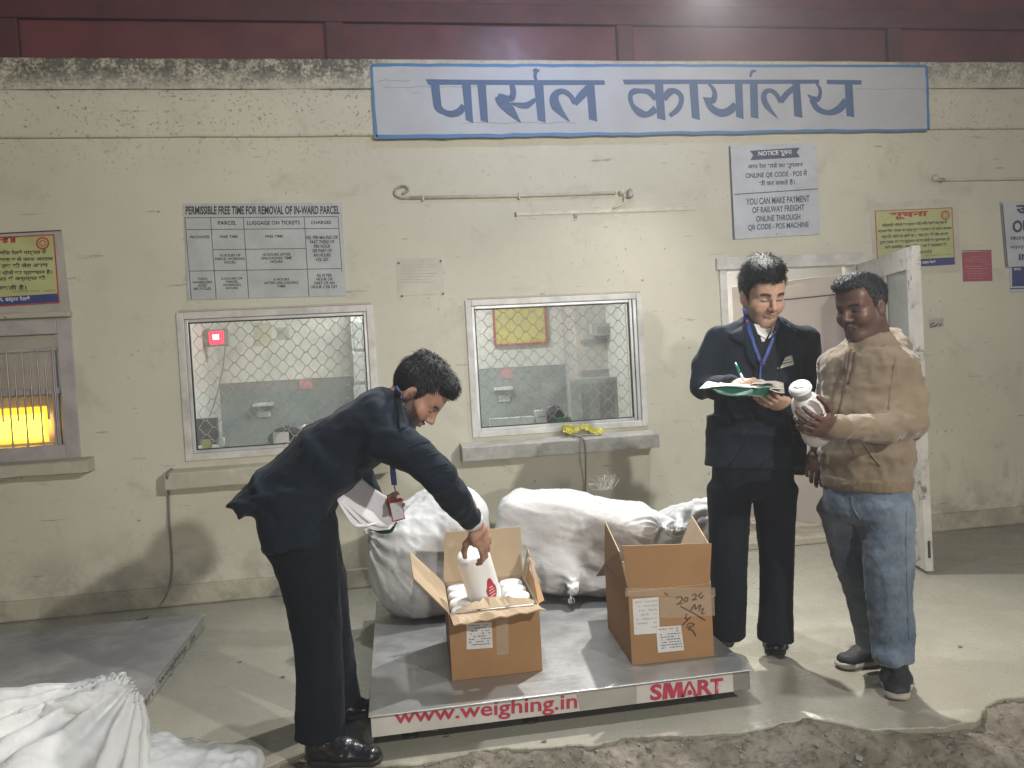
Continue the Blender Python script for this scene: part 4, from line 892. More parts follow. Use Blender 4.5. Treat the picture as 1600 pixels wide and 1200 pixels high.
for st in ([(885,705),(905,722)],[(945,735),(975,728),(980,745),(955,768)],[(950,768),(985,762)],[(1000,730),(990,745),(1003,755),(1012,738),(1000,730)],[(1035,722),(1050,712),(1055,728),(1035,745),(1060,740)],[(1085,705),(1070,722),(1085,735),(1092,720)],
           [(970,778),(1040,815),(1105,853)],[(1028,800),(1048,768),(1052,795),(1078,770),(1072,805)],[(1085,795),(1095,790),(1085,815),(1100,818)],[(1005,818),(1000,840),(1015,850)],[(1028,835),(985,878)],[(1008,880),(1025,868),(1045,878),(1015,900),(1035,905),(1055,938)],[(1005,890),(1030,885)]):
    pts = [wp(780+x/k, 720+y/k, CY0-.0042) for x, y in st]; mb.tube(rod(pts, 4) if len(pts) > 2 else pts, .0021, 5)
mb.build('handwriting', M['marker'], box2)

# ------------------------------------------------------------------ bottles
M['plastic'] = mat('white_bottle_plastic', (.80, .80, .79), .32, var=.03, Subsurface_Weight=.15)
M['plastic_cap'] = mat('white_cap_plastic', (.74, .74, .74), .38, var=.03)
M['label_red'] = ink('red_drop_label', (.42, .02, .045), .4); M['label_pale'] = ink('pale_sticker', (.62, .60, .60), .5)
PROF = [(.001, .0), (.040, .0), (.049, .004), (.0535, .014), (.055, .03), (.055, .165), (.053, .185), (.046, .205), (.036, .218), (.032, .223)]
def bottle(label, M4, n=28, cap=True, group=None, mark=None, s_=1.0):
    o = M4.translation; r = empty('bottle', tuple(o), label, 'bottle', group)
    S = M4 @ Matrix.Scale(s_, 4)
    MB().lathe(PROF, S, n).build('bottle_body', M['plastic'], r, True)
    if cap:
        MB().lathe([(.0335, .2235), (.0335, .250), (.038, .252), (.0395, .256), (.0395, .268), (.036, .272), (.022, .2735), (.001, .2735)], S, n).build('cap', M['plastic_cap'], r, True)
        MB().lathe([(.0405, .2535), (.0415, .2545), (.0415, .258), (.0405, .259)], S, n).build('tamper_ring', M['plastic_cap'], r, True)
        MB().prism([S @ Vector((x, y, .2742)) for x, y in ((-.02, -.010), (.0, -.016), (.02, -.010), (.014, .004), (-.014, .004))], S.to_3x3() @ Vector((0, 0, .004))).build('tab', M['plastic_cap'], r)
    def patch(pts, m, name, R=.0558):
        # pts: (angle, height) outline laid round the bottle
        q = [S @ Vector((R*math.cos(a), R*math.sin(a), z)) for a, z in pts]; c = sum(q, Vector())/len(q); ca = sum(a for a, z in pts)/len(pts)
        c = S @ Vector((R*1.001*math.cos(ca), R*1.001*math.sin(ca), sum(z for a, z in pts)/len(pts)))
        vs = [c]; fs = []; rings = 5; n = len(pts); cz = sum(z for a, z in pts)/n
        for k in range(1, rings+1):
            for a, z in pts: aa = ca+(a-ca)*k/rings; zz = cz+(z-cz)*k/rings; vs.append(S @ Vector((R*math.cos(aa), R*math.sin(aa), zz)))
        for i in range(n):
            fs.append((0, 1+i, 1+(i+1) % n))
            for k in range(rings-1): fs.append((1+k*n+i, 1+(k+1)*n+i, 1+(k+1)*n+(i+1) % n, 1+k*n+(i+1) % n))
        MB().add(vs, fs).build(name, m, r, True)
    if mark: mark(patch)
    return r
# in the carton, standing on their caps with their bases up: three columns, four rows
rows = 4; cols = 3; gx = (BX1-BX0-.012)/cols; gy = (BY1-BY0-.012)/rows
names = [['left', 'middle', 'right'], ['front', 'second', 'third', 'back']]
for j in range(rows):
    for i in range(cols):
        if i == 1 and j == 1: continue                    # the bottle being lifted out
        x = BX0+.008+gx*(i+.5)+.02*gy*j; y = BY0+.006+gy*(j+.5)
        Mx = Matrix.Translation((x, y, .405+random.uniform(-.006, .004))) @ Matrix.Rotation(math.pi, 4, 'X') @ Matrix.Diagonal((1, 1, .9, 1))
        bottle('upturned white bottle in the open carton, %s column, %s row' % (names[0][i], names[1][j]), Mx, 24, False, 'upturned bottles in the carton')
# ------------------------------------------------------------------ sacks
def weave(name, base, rough=.5):
    s = NT(name); P = s.pos; a = s.noise(3.5, 6, .6); b = s.noise(14, 7, .7)
    wv = s.n('TexWave', {'Vector': P, 'Scale': 95.0, 'Distortion': 1.5}, bands_direction='Z').outputs['Fac']; wx = s.n('TexWave', {'Vector': P, 'Scale': 95.0, 'Distortion': 1.5}, bands_direction='X').outputs['Fac']
    c = s.mix(s.ramp(a, .32, .7), tuple(v*.84 for v in base), base); c = s.mix(s.ramp(b, .60, .74, 0, .45), c, tuple(v*.5 for v in (base[0], base[1]*.97, base[2]*.9)))
    cr = s.add(s.noise(11, 6, .6, dist=1.2), s.mul(s.n('Math', {0: s.n('Math', {0: s.noise(9, 4, .5, dist=.8), 1: -.5}, operation='ADD').outputs[0]}, operation='ABSOLUTE').outputs[0], -1.3)); c = s.mix(s.mul(s.ramp(s.noise(2.1, 4), .55, .7), .25), c, (.36, .34, .30))
    s.set(Base_Color=c, Roughness=rough, Specular_IOR_Level=.45); s.bump(s.add(s.mul(cr, 1.1), s.add(s.mul(wv, .05), s.mul(wx, .05))), .38, .012); return s.mat
M['sack'] = weave('woven_white_sack', (.66, .665, .66)); M['sack_cloth'] = weave('white_cotton_sack', (.70, .695, .68), .7)
M['thread'] = mat('white_thread', (.6, .59, .55), .8); M['sack_dark'] = mat('dark_stitch', (.06, .055, .05), .8)
def rotm(rx, ry, rz): return np.array((Matrix.Rotation(math.radians(rz), 3, 'Z') @ Matrix.Rotation(math.radians(ry), 3, 'Y') @ Matrix.Rotation(math.radians(rx), 3, 'X')), np.float32)
def radial(T, n, amp, reach, axis, ph=0.0):
    """pleats running out of a tied corner T"""
    T = np.array(T); ax = np.array(axis, float); ax /= np.linalg.norm(ax); u = np.cross(ax, [0, 0, 1.0]); u /= np.linalg.norm(u); w = np.cross(ax, u)
    def f(V):
        q = V-T; r = np.linalg.norm(q, axis=1); an = np.arctan2(q@u, q@w)
        return amp*np.sin(an*n+ph+2*fbm(V[:, 0]*4, V[:, 1]*4, V[:, 2]*4, 2))*np.exp(-(r/reach)**2)*np.clip(r/.04, 0, 1)
    return f
def creases(amp, fr, ph=0.0, R=None, pw=3.0):
    '''thin sharp creases of stretched woven cloth'''
    def f(V):
        Q = V if R is None else V@R
        w = .25*fbm(Q[:, 0]*3, Q[:, 1]*3, Q[:, 2]*3+ph, 2)
        n = np.abs(fbm(Q[:, 0]*fr[0]+w+ph, Q[:, 1]*fr[1]+w, Q[:, 2]*fr[2]-ph+w, 2)); m = sstep_(-.1, .5, fbm(Q[:, 0]*3.1, Q[:, 1]*3.1, Q[:, 2]*3.1+ph*3, 2))
        return amp*np.clip(1-n*2.4, 0, 1)**pw*m
    return f
def sstep_(a, b, x): t = np.clip((x-a)/(b-a), 0, 1); return t*t*(3-2*t)
def sumf(*fs): return lambda V: sum(f(V) for f in fs)
# big sack leaning behind the left carton
r = empty('sack', (.15, 3.9, SZ), 'tall bulging white woven sack behind the open bottle carton', 'sack', 'packed white sacks')
S = Solid(); R = rotm(6, -14, 8)
S.box((.155, 3.98, .425), (.285, .24, .285), R, .17, .03).ell((.02, 3.93, .38), (.2, .2, .24), None, .08).ell((.24, 4.0, .60), (.20, .18, .15), None, .08).ell((.17, 3.92, .27), (.25, .22, .15), None, .08)
T1 = J(575, 832, 3.85)
S.chain([(-.02, 3.95, .50), (T1[0]+.05, T1[1], T1[2]), T1], [.12, .04, .018], .06)
S.cut(lambda X, Y, Z: (Z-SZ-.001)+0*X+0*Y, (-1, 3, -.5), (1, 5, SZ), .03)
solid_obj('sack_body', S, .0085, M['sack'], r, sumf(folds(.010, (5.5, 5.5, 2.0), .002, (22, 22, 22), 1.3), creases(.010, (9, 9, 2.5), 2.0, rotm(0, 35, 0)), folds(.005, (13, 13, 4), 0, ph=5.0, R=rotm(0, -40, 0)), radial(T1, 14, .010, .22, (1, 0, -.2))), it=1)
for a, b in (((575, 832), (585, 850)), ((610, 782), (618, 790)), ((655, 790), (672, 786)), ((660, 800), (690, 812))):
    pa, pb = J(*a, 3.72), J(*b, 3.72)
# flat grey plastic corner patch on its front
# wide sack in the middle
r = empty('sack', (.92, 4.0, SZ), 'wide stuffed white cloth sack between the two cartons', 'sack', 'packed white sacks')
S = Solid(); R = rotm(-4, 9, -16)
S.box((.93, 4.08, .385), (.425, .275, .235), R, .085, .03).ell((.84, 4.03, .50), (.24, .2, .18), None, .10).ell((.80, 4.0, .30), (.20, .22, .15), None, .06)
T2 = J(893, 922, 3.80); T3 = J(1062, 828, 3.95)
S.chain([T2+np.array([.03, .10, .03]), T2+np.array([.01, .03, -.015]), T2+np.array([-.004, .01, -.03])], [.05, .022, .012], .04).chain([(1.2, 4.0, .45), T3], [.14, .03], .05)
S.cut(lambda X, Y, Z: (Z-SZ-.001)+0*X+0*Y, (-1, 3, -.5), (2, 5, SZ), .03)
solid_obj('sack_body', S, .0085, M['sack_cloth'], r, sumf(folds(.007, (5, 5, 3.0), .0018, (22, 22, 22), 4.1), folds(.006, (3, 9, 11), 0, ph=8.4, R=rotm(0, 18, -16)), radial(T2, 12, .006, .13, (.6, .6, .5)), radial(T3, 13, .012, .20, (-1, 0, .1))), it=1)
random.seed(21)
mb = MB()
for i in range(16):
    d = np.array([random.uniform(-.02, .02), random.uniform(-.02, 0), -random.uniform(.01, .03)]); p = T2+np.array([-.004, .005, -.032]); mb.tube(rod([p, p+d*.6+np.array([random.uniform(-.01, .01), 0, 0]), p+d], 4), .0011, 4)
o = mb.build('frayed_threads', M['thread'], r); o['kind'] = 'stuff'
T4 = J(945, 762, 4.05); mb = MB()
for i in range(40):
    a = random.uniform(-1.0, 1.1); L = random.uniform(.05, .10); p = T4+np.array([random.uniform(-.03, .04), random.uniform(-.02, .02), -.01]); e = p+np.array([math.sin(a)*L, random.uniform(-.03, .02), math.cos(a)*L*.9])
    mb.tube(rod([p, (p+e)/2+np.array([random.uniform(-.02, .02)]*3), e], 4), .0013, 4)
o = mb.build('frayed_threads', M['thread'], r); o['kind'] = 'stuff'
# small sack behind the right carton
r = empty('sack', (1.42, 4.05, SZ), 'small tied white sack half hidden behind the carton with handwriting', 'sack', 'packed white sacks')
S = Solid(); T5 = J(1072, 826, 4.0)
S.box((1.52, 4.05, .31), (.20, .17, .17), rotm(0, 8, 10), .12, .03).chain([(1.48, 4.02, .42), J(1092, 806, 4.05), J(1104, 790, 4.08)], [.12, .08, .05], .05).chain([(1.4, 4.02, .42), T5], [.08, .02], .05)
S.cut(lambda X, Y, Z: (Z-SZ-.001)+0*X+0*Y, (-1, 3, -.5), (3, 5, SZ), .03)
solid_obj('sack_body', S, .009, M['sack'], r, sumf(creases(.012, (12, 12, 6), 3.0), folds(.010, (8, 8, 4.0), .004, (26, 26, 26), 7.7), radial(T5, 11, .012, .2, (1, 0, .1))), it=2)
# big tied bundle in the lower left corner
r = empty('sack', (-1.3, 2.5, 0), 'pleated white cloth bundle with a knotted corner in the lower left foreground', 'sack', 'packed white sacks')
TT = fl(181, 1078, .40); S = Solid()
S.box((-1.42, 2.42, .13), (.55, .34, .24), rotm(0, -5, -8), .12, .04).ell((-1.30, 2.46, .18), (.40, .30, .20), None, .1).chain([(-1.25, 2.52, .30), TT+np.array([-.05, -.03, -.05]), TT], [.16, .06, .022], .10)
S.chain([TT, TT+np.array([-.02, -.16, -.16]), TT+np.array([.0, -.28, -.38])], [.03, .075, .12], .06)
S.cut(lambda X, Y, Z: (Z+.005)+0*X+0*Y, (-3, 1, -.6), (1, 5, 0), .03)
solid_obj('sack_body', S, .0085, M['sack_cloth'], r, sumf(radial(TT, 17, .017, .55, (.75, .35, .5), .7), folds(.006, (9, 9, 4), .002, (26, 26, 26), 2.2)), it=1)
hem = [fl(-40, 1136, .39), fl(60, 1117, .405), fl(110, 1105, .415), fl(150, 1090, .42), TT+np.array([0, 0, .01])]
S = Solid(); pts = rod(hem, 5); S.chain(pts, [.030]*(len(pts)-1)+[.018], .02)
solid_obj('rolled_hem', S, .009, M['sack_cloth'], r, folds(.008, (22, 22, 22), .003, (50, 50, 50), .4), it=1)
mb = MB(); random.seed(4)
for i in range(5):
    a = i*1.3; mb.tube(rod([TT+np.array([.022*math.cos(a+t), .022*math.sin(a+t), .012*math.sin(t*2+i)]) for t in np.linspace(0, 6.0, 9)], 3), .0035, 5)
for e in ((fl(200, 1066, .42)), fl(203, 1072, .41), fl(160, 1082, .43)): mb.tube(rod([TT, (TT+e)/2+np.array([0, 0, .012]), e], 4), .004, 5)
mb.build('knot', M['thread'], r, True)
r = empty('sack', (-.8, 2.3, 0), 'low flat woven sack lying right of the pleated bundle', 'sack', 'packed white sacks')
q0 = fl(235, 1192, .09); q1 = fl(352, 1196, .06); S = Solid(); qc = (q0+q1)/2; ang = math.degrees(math.atan2(q1[1]-q0[1], q1[0]-q0[0]))
S.box(qc+np.array([-.04, -.13, -.01]), (.27, .20, .085), rotm(0, 8, ang-6), .055, .03).ell(q0+np.array([-.05, -.10, .0]), (.2, .18, .09), None, .08)
S.cut(lambda X, Y, Z: (Z+.085)+0*X+0*Y, (-3, 1, -.6), (1, 5, -.09), .03)
solid_obj('sack_body', S, .010, M['sack'], r, sumf(folds(.010, (9, 9, 9), .003, (30, 30, 30), 5.5), creases(.012, (14, 14, 14), 1.0)), it=1)

# ------------------------------------------------------------------ things seen through the windows
M['led_red'] = emit('red_display', (1, .02, .05), 4.5); M['led_core'] = emit('red_display_core', (1, .7, .75), 6); M['led_orange'] = emit('orange_display', (1, .42, .015), 3.4); M['led_yellow'] = emit('yellow_display', (1, .72, .06), 4.5)
M['pale_grey'] = mat('pale_grey_panel', (.42, .43, .44), .5, var=.06); M['mid_grey'] = mat('mid_grey_panel', (.25, .26, .27), .5); M['black_plastic'] = mat('black_plastic', (.02, .022, .028), .45); M['pinkish'] = mat('pinkish_cupboard', (.55, .50, .49), .5, var=.06)
M['board_yellow'] = printed('yellow_board', (.62, .52, .14)); M['white_card'] = printed('white_card', (.7, .7, .68)); M['green_plastic'] = mat('green_plastic', (.02, .28, .11), .4)
def slab(name, label, cat, tl, br, Y, t, m, parent=None, bevel=.004):
    a, b = wp(*tl, Y), wp(*br, Y); o = MB().box(a[0], b[0], Y, Y+t, b[2], a[2]).build(name, M[m], parent, bevel=bevel)
    if label: tag(o, label, cat)
    return o
rk = empty('file_rack', tuple(wp(311, 640, RB-.3)), 'grey file rack at the left side of the left mesh window', 'rack')
slab('back', None, None, (291, 505), (331, 690), RB-.30, .02, 'white_card', rk)
for a, b in (((296, 512), (324, 556)), ((296, 563), (325, 606)), ((297, 614), (329, 650))): slab('drawer', None, None, a, b, RB-.34, .035, 'pale_grey', rk)
dp = empty('red_display', tuple(wp(338, 540, RB-.5)), 'small glowing red display inside the left mesh window', 'display')
slab('case', None, None, (318, 515), (356, 540), RB-.55, .05, 'mid_grey', dp); slab('screen', None, None, (326, 518), (350, 537), RB-.556, .004, 'led_red', dp, 0); slab('lit_core', None, None, (332, 523), (342, 530), RB-.562, .004, 'led_core', dp, 0)
tag(MB().tube(rod([wp(352, 540, RB-.5), wp(348, 575, RB-.5), wp(338, 620, RB-.5), wp(328, 650, RB-.5)], 5), .006, 6).build('display_wire', M['mid_grey']), 'thin wire hanging from the red display', 'cable')
slab('wall_note', 'red edged note on the grey dado seen through the left mesh window', 'paper', (467, 592), (489, 607), RB-.02, .004, 'ink_pale')
sh = empty('wall_shelf', tuple(wp(410, 655, RB-.05)), 'small white shelf on the grey dado behind the left mesh window', 'shelf'); slab('board', None, None, (394, 630), (427, 634), RB-.10, .08, 'white_card', sh); slab('label_plate', None, None, (402, 643), (423, 651), RB-.03, .015, 'white_card', sh)
mn = empty('monitor', tuple(wp(322, 700, W+.6)), 'dark monitor low in the corner of the left mesh window', 'monitor'); slab('screen', None, None, (304, 655), (341, 694), W+.60, .05, 'black_plastic', mn); slab('foot', None, None, (316, 694), (330, 700), W+.61, .03, 'black_plastic', mn)
slab('sticky_note', 'yellow sticky note behind the glass of the left mesh window', 'paper', (315, 687), (330, 700), W+.10, .003, 'board_yellow')
def cup(name, label, px, py, Y, r, h, m):
    b = wp(px, py, Y); o = MB().lathe([(r*.8, 0), (r, h), (r*.9, h), (r*.72, .004)], Matrix.Translation(Vector(b)), 16).build(name, M[m], None, True); tag(o, label, 'cup'); return o
cup('paper_cup', 'white paper cup behind the glass of the left mesh window', 347, 697, W+.12, .022, .055, 'white_card')
bx = empty('counter_papers', tuple(wp(437, 690, W+.05)), 'white papers in the cut-out of the left mesh window', 'paper'); slab('sheet', None, None, (426, 676), (452, 692), W+.05, .004, 'white_card', bx, 0)
ch = empty('chair', tuple(wp(455, 700, W+.8)), 'dark chair back behind the left mesh window cut-out', 'chair'); S = Solid(); c = wp(452, 690, W+.8); S.ell(c, (.16, .04, .12), None, .01); solid_obj('backrest', S, .014, M['black_plastic'], ch); MB().tube([c, (c[0], c[1], .45)], .02, 8).build('post', M['black_plastic'], ch)
cb = empty('cupboard', tuple(wp(560, 700, RB-.45)), 'pale cupboard at the right side of the left mesh window', 'cupboard'); a, b = wp(546, 480, RB-.45), wp(600, 700, RB-.45); MB().box(a[0], b[0], RB-.45, RB-.02, 0, 2.0).build('body', M['white_card'], cb, bevel=.006)
for q0, q1 in (((551, 503), (575, 545)), ((551, 552), (576, 596)), ((552, 603), (577, 650))): slab('drawer', None, None, q0, q1, RB-.47, .018, 'pale_grey', cb)
for k_, (q0, q1) in enumerate((((395, 505), (425, 540)), ((432, 512), (452, 530)))): slab('wall_sheet', ('large printed sheet pasted on the back wall of the left mesh window', 'small printed slip pasted on the back wall of the left mesh window')[k_], 'paper', q0, q1, RB-.004, .003, ('paper_cream', 'backing')[k_], None, 0)
fs_ = empty('file_stack', tuple(wp(500, 700, W+.5)), 'stack of office files on the counter behind the left mesh window', 'files')
for i_ in range(5): a, b = wp(470+i_ % 2*4, 690-i_*6, W+.5), wp(530+i_ % 3*3, 696-i_*6, W+.5); MB().box(a[0], b[0], W+.48, W+.72, b[2], a[2]-.002).build('file', M[('mid_grey', 'backing', 'pale_grey', 'paper_pink', 'white_card')[i_]], fs_, bevel=.003)
# right mesh window
nb = empty('notice_board', tuple(wp(812, 535, RB-.02)), 'yellow framed board on the wall inside the right mesh window', 'sign'); slab('board', None, None, (772, 480), (853, 534), RB-.035, .02, 'board_yellow', nb, 0)
a, b = wp(771, 478, RB-.04), wp(854, 535, RB-.04)
MB().box(a[0]-.012, a[0]+.006, RB-.045, RB-.01, b[2]-.01, a[2]).box(b[0]-.006, b[0]+.012, RB-.045, RB-.01, b[2]-.01, a[2]).box(a[0]+.006, b[0]-.006, RB-.045, RB-.01, b[2]-.01, b[2]+.008).build('frame', M['ink_red'], nb)
cb = empty('cupboard', tuple(wp(940, 640, RB-.5)), 'pale pinkish cupboard behind the right mesh window', 'cupboard'); a, b = wp(896, 480, RB-.5), wp(1010, 700, RB-.5); MB().box(a[0], b[0]+.1, RB-.5, RB-.01, .0, 2.1).build('body', M['pinkish'], cb, bevel=.006)
slab('shelf_edge', None, None, (908, 531), (990, 534), RB-.515, .014, 'mid_grey', cb, 0); slab('shelf_edge', None, None, (908, 579), (990, 581), RB-.515, .014, 'mid_grey', cb, 0)
ac = empty('cash_box', tuple(wp(943, 523, RB-.55)), 'grey metal box on the cupboard behind the right mesh window', 'box'); slab('case', None, None, (924, 506), (962, 523), RB-.62, .10, 'pale_grey', ac); slab('grille', None, None, (933, 510), (955, 519), RB-.626, .006, 'mid_grey', ac, 0)
slab('wall_note', 'red edged note on the grey dado seen through the right mesh window', 'paper', (781, 576), (802, 591), RB-.02, .004, 'ink_pale')
sh = empty('wall_shelf', tuple(wp(787, 628, RB-.05)), 'small white shelf on the grey dado behind the right mesh window', 'shelf'); slab('board', None, None, (772, 605), (802, 609), RB-.10, .08, 'white_card', sh); slab('label_plate', None, None, (778, 618), (797, 627), RB-.03, .015, 'white_card', sh)
mn = empty('monitor', tuple(wp(937, 672, W+.5)), 'large grey monitor in a white case behind the right mesh window', 'monitor'); slab('case', None, None, (890, 593), (968, 664), W+.50, .06, 'pale_grey', mn); slab('screen', None, None, (909, 600), (962, 657), W+.492, .006, 'mid_grey', mn, 0); slab('foot', None, None, (920, 664), (950, 674), W+.52, .05, 'pale_grey', mn)
pr_ = empty('receipt_printer', tuple(wp(838, 670, W+.12)), 'white receipt printer at the cut-out of the right mesh window', 'printer'); slab('case', None, None, (838, 642), (855, 667), W+.10, .10, 'white_card', pr_); slab('slot', None, None, (840, 650), (853, 652), W+.097, .004, 'mid_grey', pr_, 0)
slab('paper_tray', 'long white tray on the counter behind the right mesh window', 'tray', (766, 655), (836, 672), W+.14, .08, 'white_card')
slab('green_pad', 'green pad lying in the cut-out of the right mesh window', 'pad', (870, 653), (893, 661), W+.05, .02, 'green_plastic')
ch = empty('chair', tuple(wp(865, 660, W+.8)), 'dark round chair back behind the right mesh window cut-out', 'chair'); S = Solid(); c = wp(866, 652, W+.8); S.ell(c, (.085, .03, .095), None, .01); solid_obj('backrest', S, .012, M['black_plastic'], ch); MB().tube([c, (c[0], c[1], .45)], .02, 8).build('post', M['black_plastic'], ch)
# counter running behind both windows
ct = empty('counter', (.0, W+.5, 0), 'office counter running behind both mesh windows', 'counter'); MB().box(-1.60, 1.98, W+.24, W+.85, .80, .84).build('top', M['room_white'], ct, bevel=.004); MB().box(-1.6, 1.98, W+.80, W+.84, 0, .80).build('front', M['room_grey'], ct)
# barred window: glowing display
dp = empty('orange_display', tuple(wp(30, 692, W+.35)), 'glowing orange yellow display behind the window bars', 'display')
slab('case', None, None, (-110, 628), (118, 700), W+.40, .05, 'pinkish', dp); slab('screen', None, None, (-100, 645), (76, 690), W+.39, .008, 'led_orange', dp, 0); slab('lit_core', None, None, (-95, 655), (72, 686), W+.384, .004, 'led_yellow', dp, 0)
d = bpy.data.lights.new('display_glow', 'AREA'); d.size = .5; d.size_y = .12; d.shape = 'RECTANGLE'; d.energy = 2.2; d.color = (1, .5, .08); lo = bpy.data.objects.new('display_glow', d); COL.objects.link(lo); q = wp(10, 668, W+.36); lo.location = tuple(q); lo.rotation_euler = (math.radians(90), 0, 0)
# ------------------------------------------------------------------ people
def skin_mat(name):
    s = NT(name); at = s.n('Attribute', attribute_name='Col'); n = s.noise(60, 4); c = s.mix(s.ramp(n, .3, .7, 0, .18), at.outputs['Color'], (.05, .02, .012))
    s.set(Base_Color=c, Roughness=.46, Specular_IOR_Level=.4, Subsurface_Weight=.12, Subsurface_Scale=.01); s.bump(s.noise(180, 3), .12, .002); return s.mat
M['skin'] = skin_mat('skin')
def cloth(name, col, rough=.85, sheen=.25, wv=260.0, var=.12, big=None):
    s = NT(name); n = s.noise(7, 5, .6); c = s.mix(s.ramp(n, .3, .7), tuple(v*(1-var) for v in col), tuple(v*(1+var) for v in col))
    if big: c = s.mix(s.ramp(s.noise(3.2, 5, .6), .42, .66), c, big)
    f = s.noise(wv, 3, .6); s.set(Base_Color=c, Roughness=rough, Specular_IOR_Level=.25, Sheen_Weight=sheen, Sheen_Roughness=.45)
    s.bump(s.add(s.mul(f, .25), s.mul(s.noise(22, 5, .6, dist=.7), .9)), .35, .006); return s.mat
M['navy'] = cloth('navy_suiting', (.0045, .0105, .0195), sheen=.06); M['navy2'] = cloth('navy_trouser_cloth', (.0028, .0058, .0108), sheen=.04); M['sweater'] = cloth('dark_sweater', (.007, .009, .014), sheen=.15)
M['shirt'] = cloth('white_shirt', (.62, .61, .60), .8, .1); M['hoodie'] = cloth('tan_fleece', (.215, .167, .115), .95, .35, 180); M['hoodie_rib'] = cloth('tan_ribbing', (.185, .138, .09), .95, .3, 320)
s = NT('blue_denim'); n1 = s.noise(5, 5, .6); n2 = s.noise(150, 4, .65, vec=s.scale(s.pos, 1, 1, .3)); c = s.mix(s.ramp(n1, .30, .72), (.060, .092, .135), (.165, .205, .25)); c = s.mix(s.ramp(n2, .45, .75, 0, .35), c, (.24, .29, .34)); s.set(Base_Color=c, Roughness=.9, Sheen_Weight=.2, Specular_IOR_Level=.2); s.bump(s.add(s.mul(n2, .3), s.mul(s.noise(24, 5, .6, dist=.8), 1.0)), .45, .006); M['denim'] = s.mat
s = NT('black_hair'); n = s.noise(70, 5, .7, vec=s.scale(s.pos, 1, 1, 1), dist=.8); s.set(Base_Color=s.mix(s.ramp(n, .45, .75), (.003, .0034, .005), (.010, .011, .015)), Roughness=.50, Specular_IOR_Level=.35); s.bump(n, .9, .006); M['hair'] = s.mat
s = NT('greying_hair'); n = s.noise(120, 5, .7, dist=.6); s.set(Base_Color=s.mix(s.ramp(n, .48, .68), (.006, .006, .008), (.055, .055, .06)), Roughness=.45, Specular_IOR_Level=.5); s.bump(n, .9, .006); M['hair_grey'] = s.mat
M['leather'] = mat('black_shoe_leather', (.012, .013, .016), .28, var=.3, vs=30, bump=.3, bs=90, bd=.003); M['sole'] = mat('black_rubber_sole', (.018, .017, .016), .7); M['sole_white'] = mat('dirty_white_sole', (.34, .32, .28), .6, var=.2); M['sneaker'] = mat('black_sneaker_mesh', (.016, .018, .024), .7, var=.3, vs=40, bump=.5, bs=160, bd=.003); M['gloss'] = mat('silver_shoe_stripe', (.55, .56, .60), .3)
M['lanyard'] = mat('blue_lanyard', (.022, .05, .20), .5, var=.3, vs=45); M['badge'] = printed('white_badge', (.72, .72, .70)); M['pen_green'] = mat('green_pen', (.0, .22, .10), .3); M['board_green'] = mat('green_folder', (.002, .055, .030), .4, var=.1); M['sheet'] = printed('white_paper', (.74, .73, .76)); M['sheet_warm'] = printed('aged_paper', (.60, .555, .49)); M['card_red'] = ink('red_card_edge', (.30, .02, .05), .35); M['button'] = mat('dark_button', (.01, .01, .012), .3); M['zip'] = mat('metal_zip', (.3, .28, .25), .4, .8); M['cord'] = mat('brown_cord', (.09, .06, .04), .8)

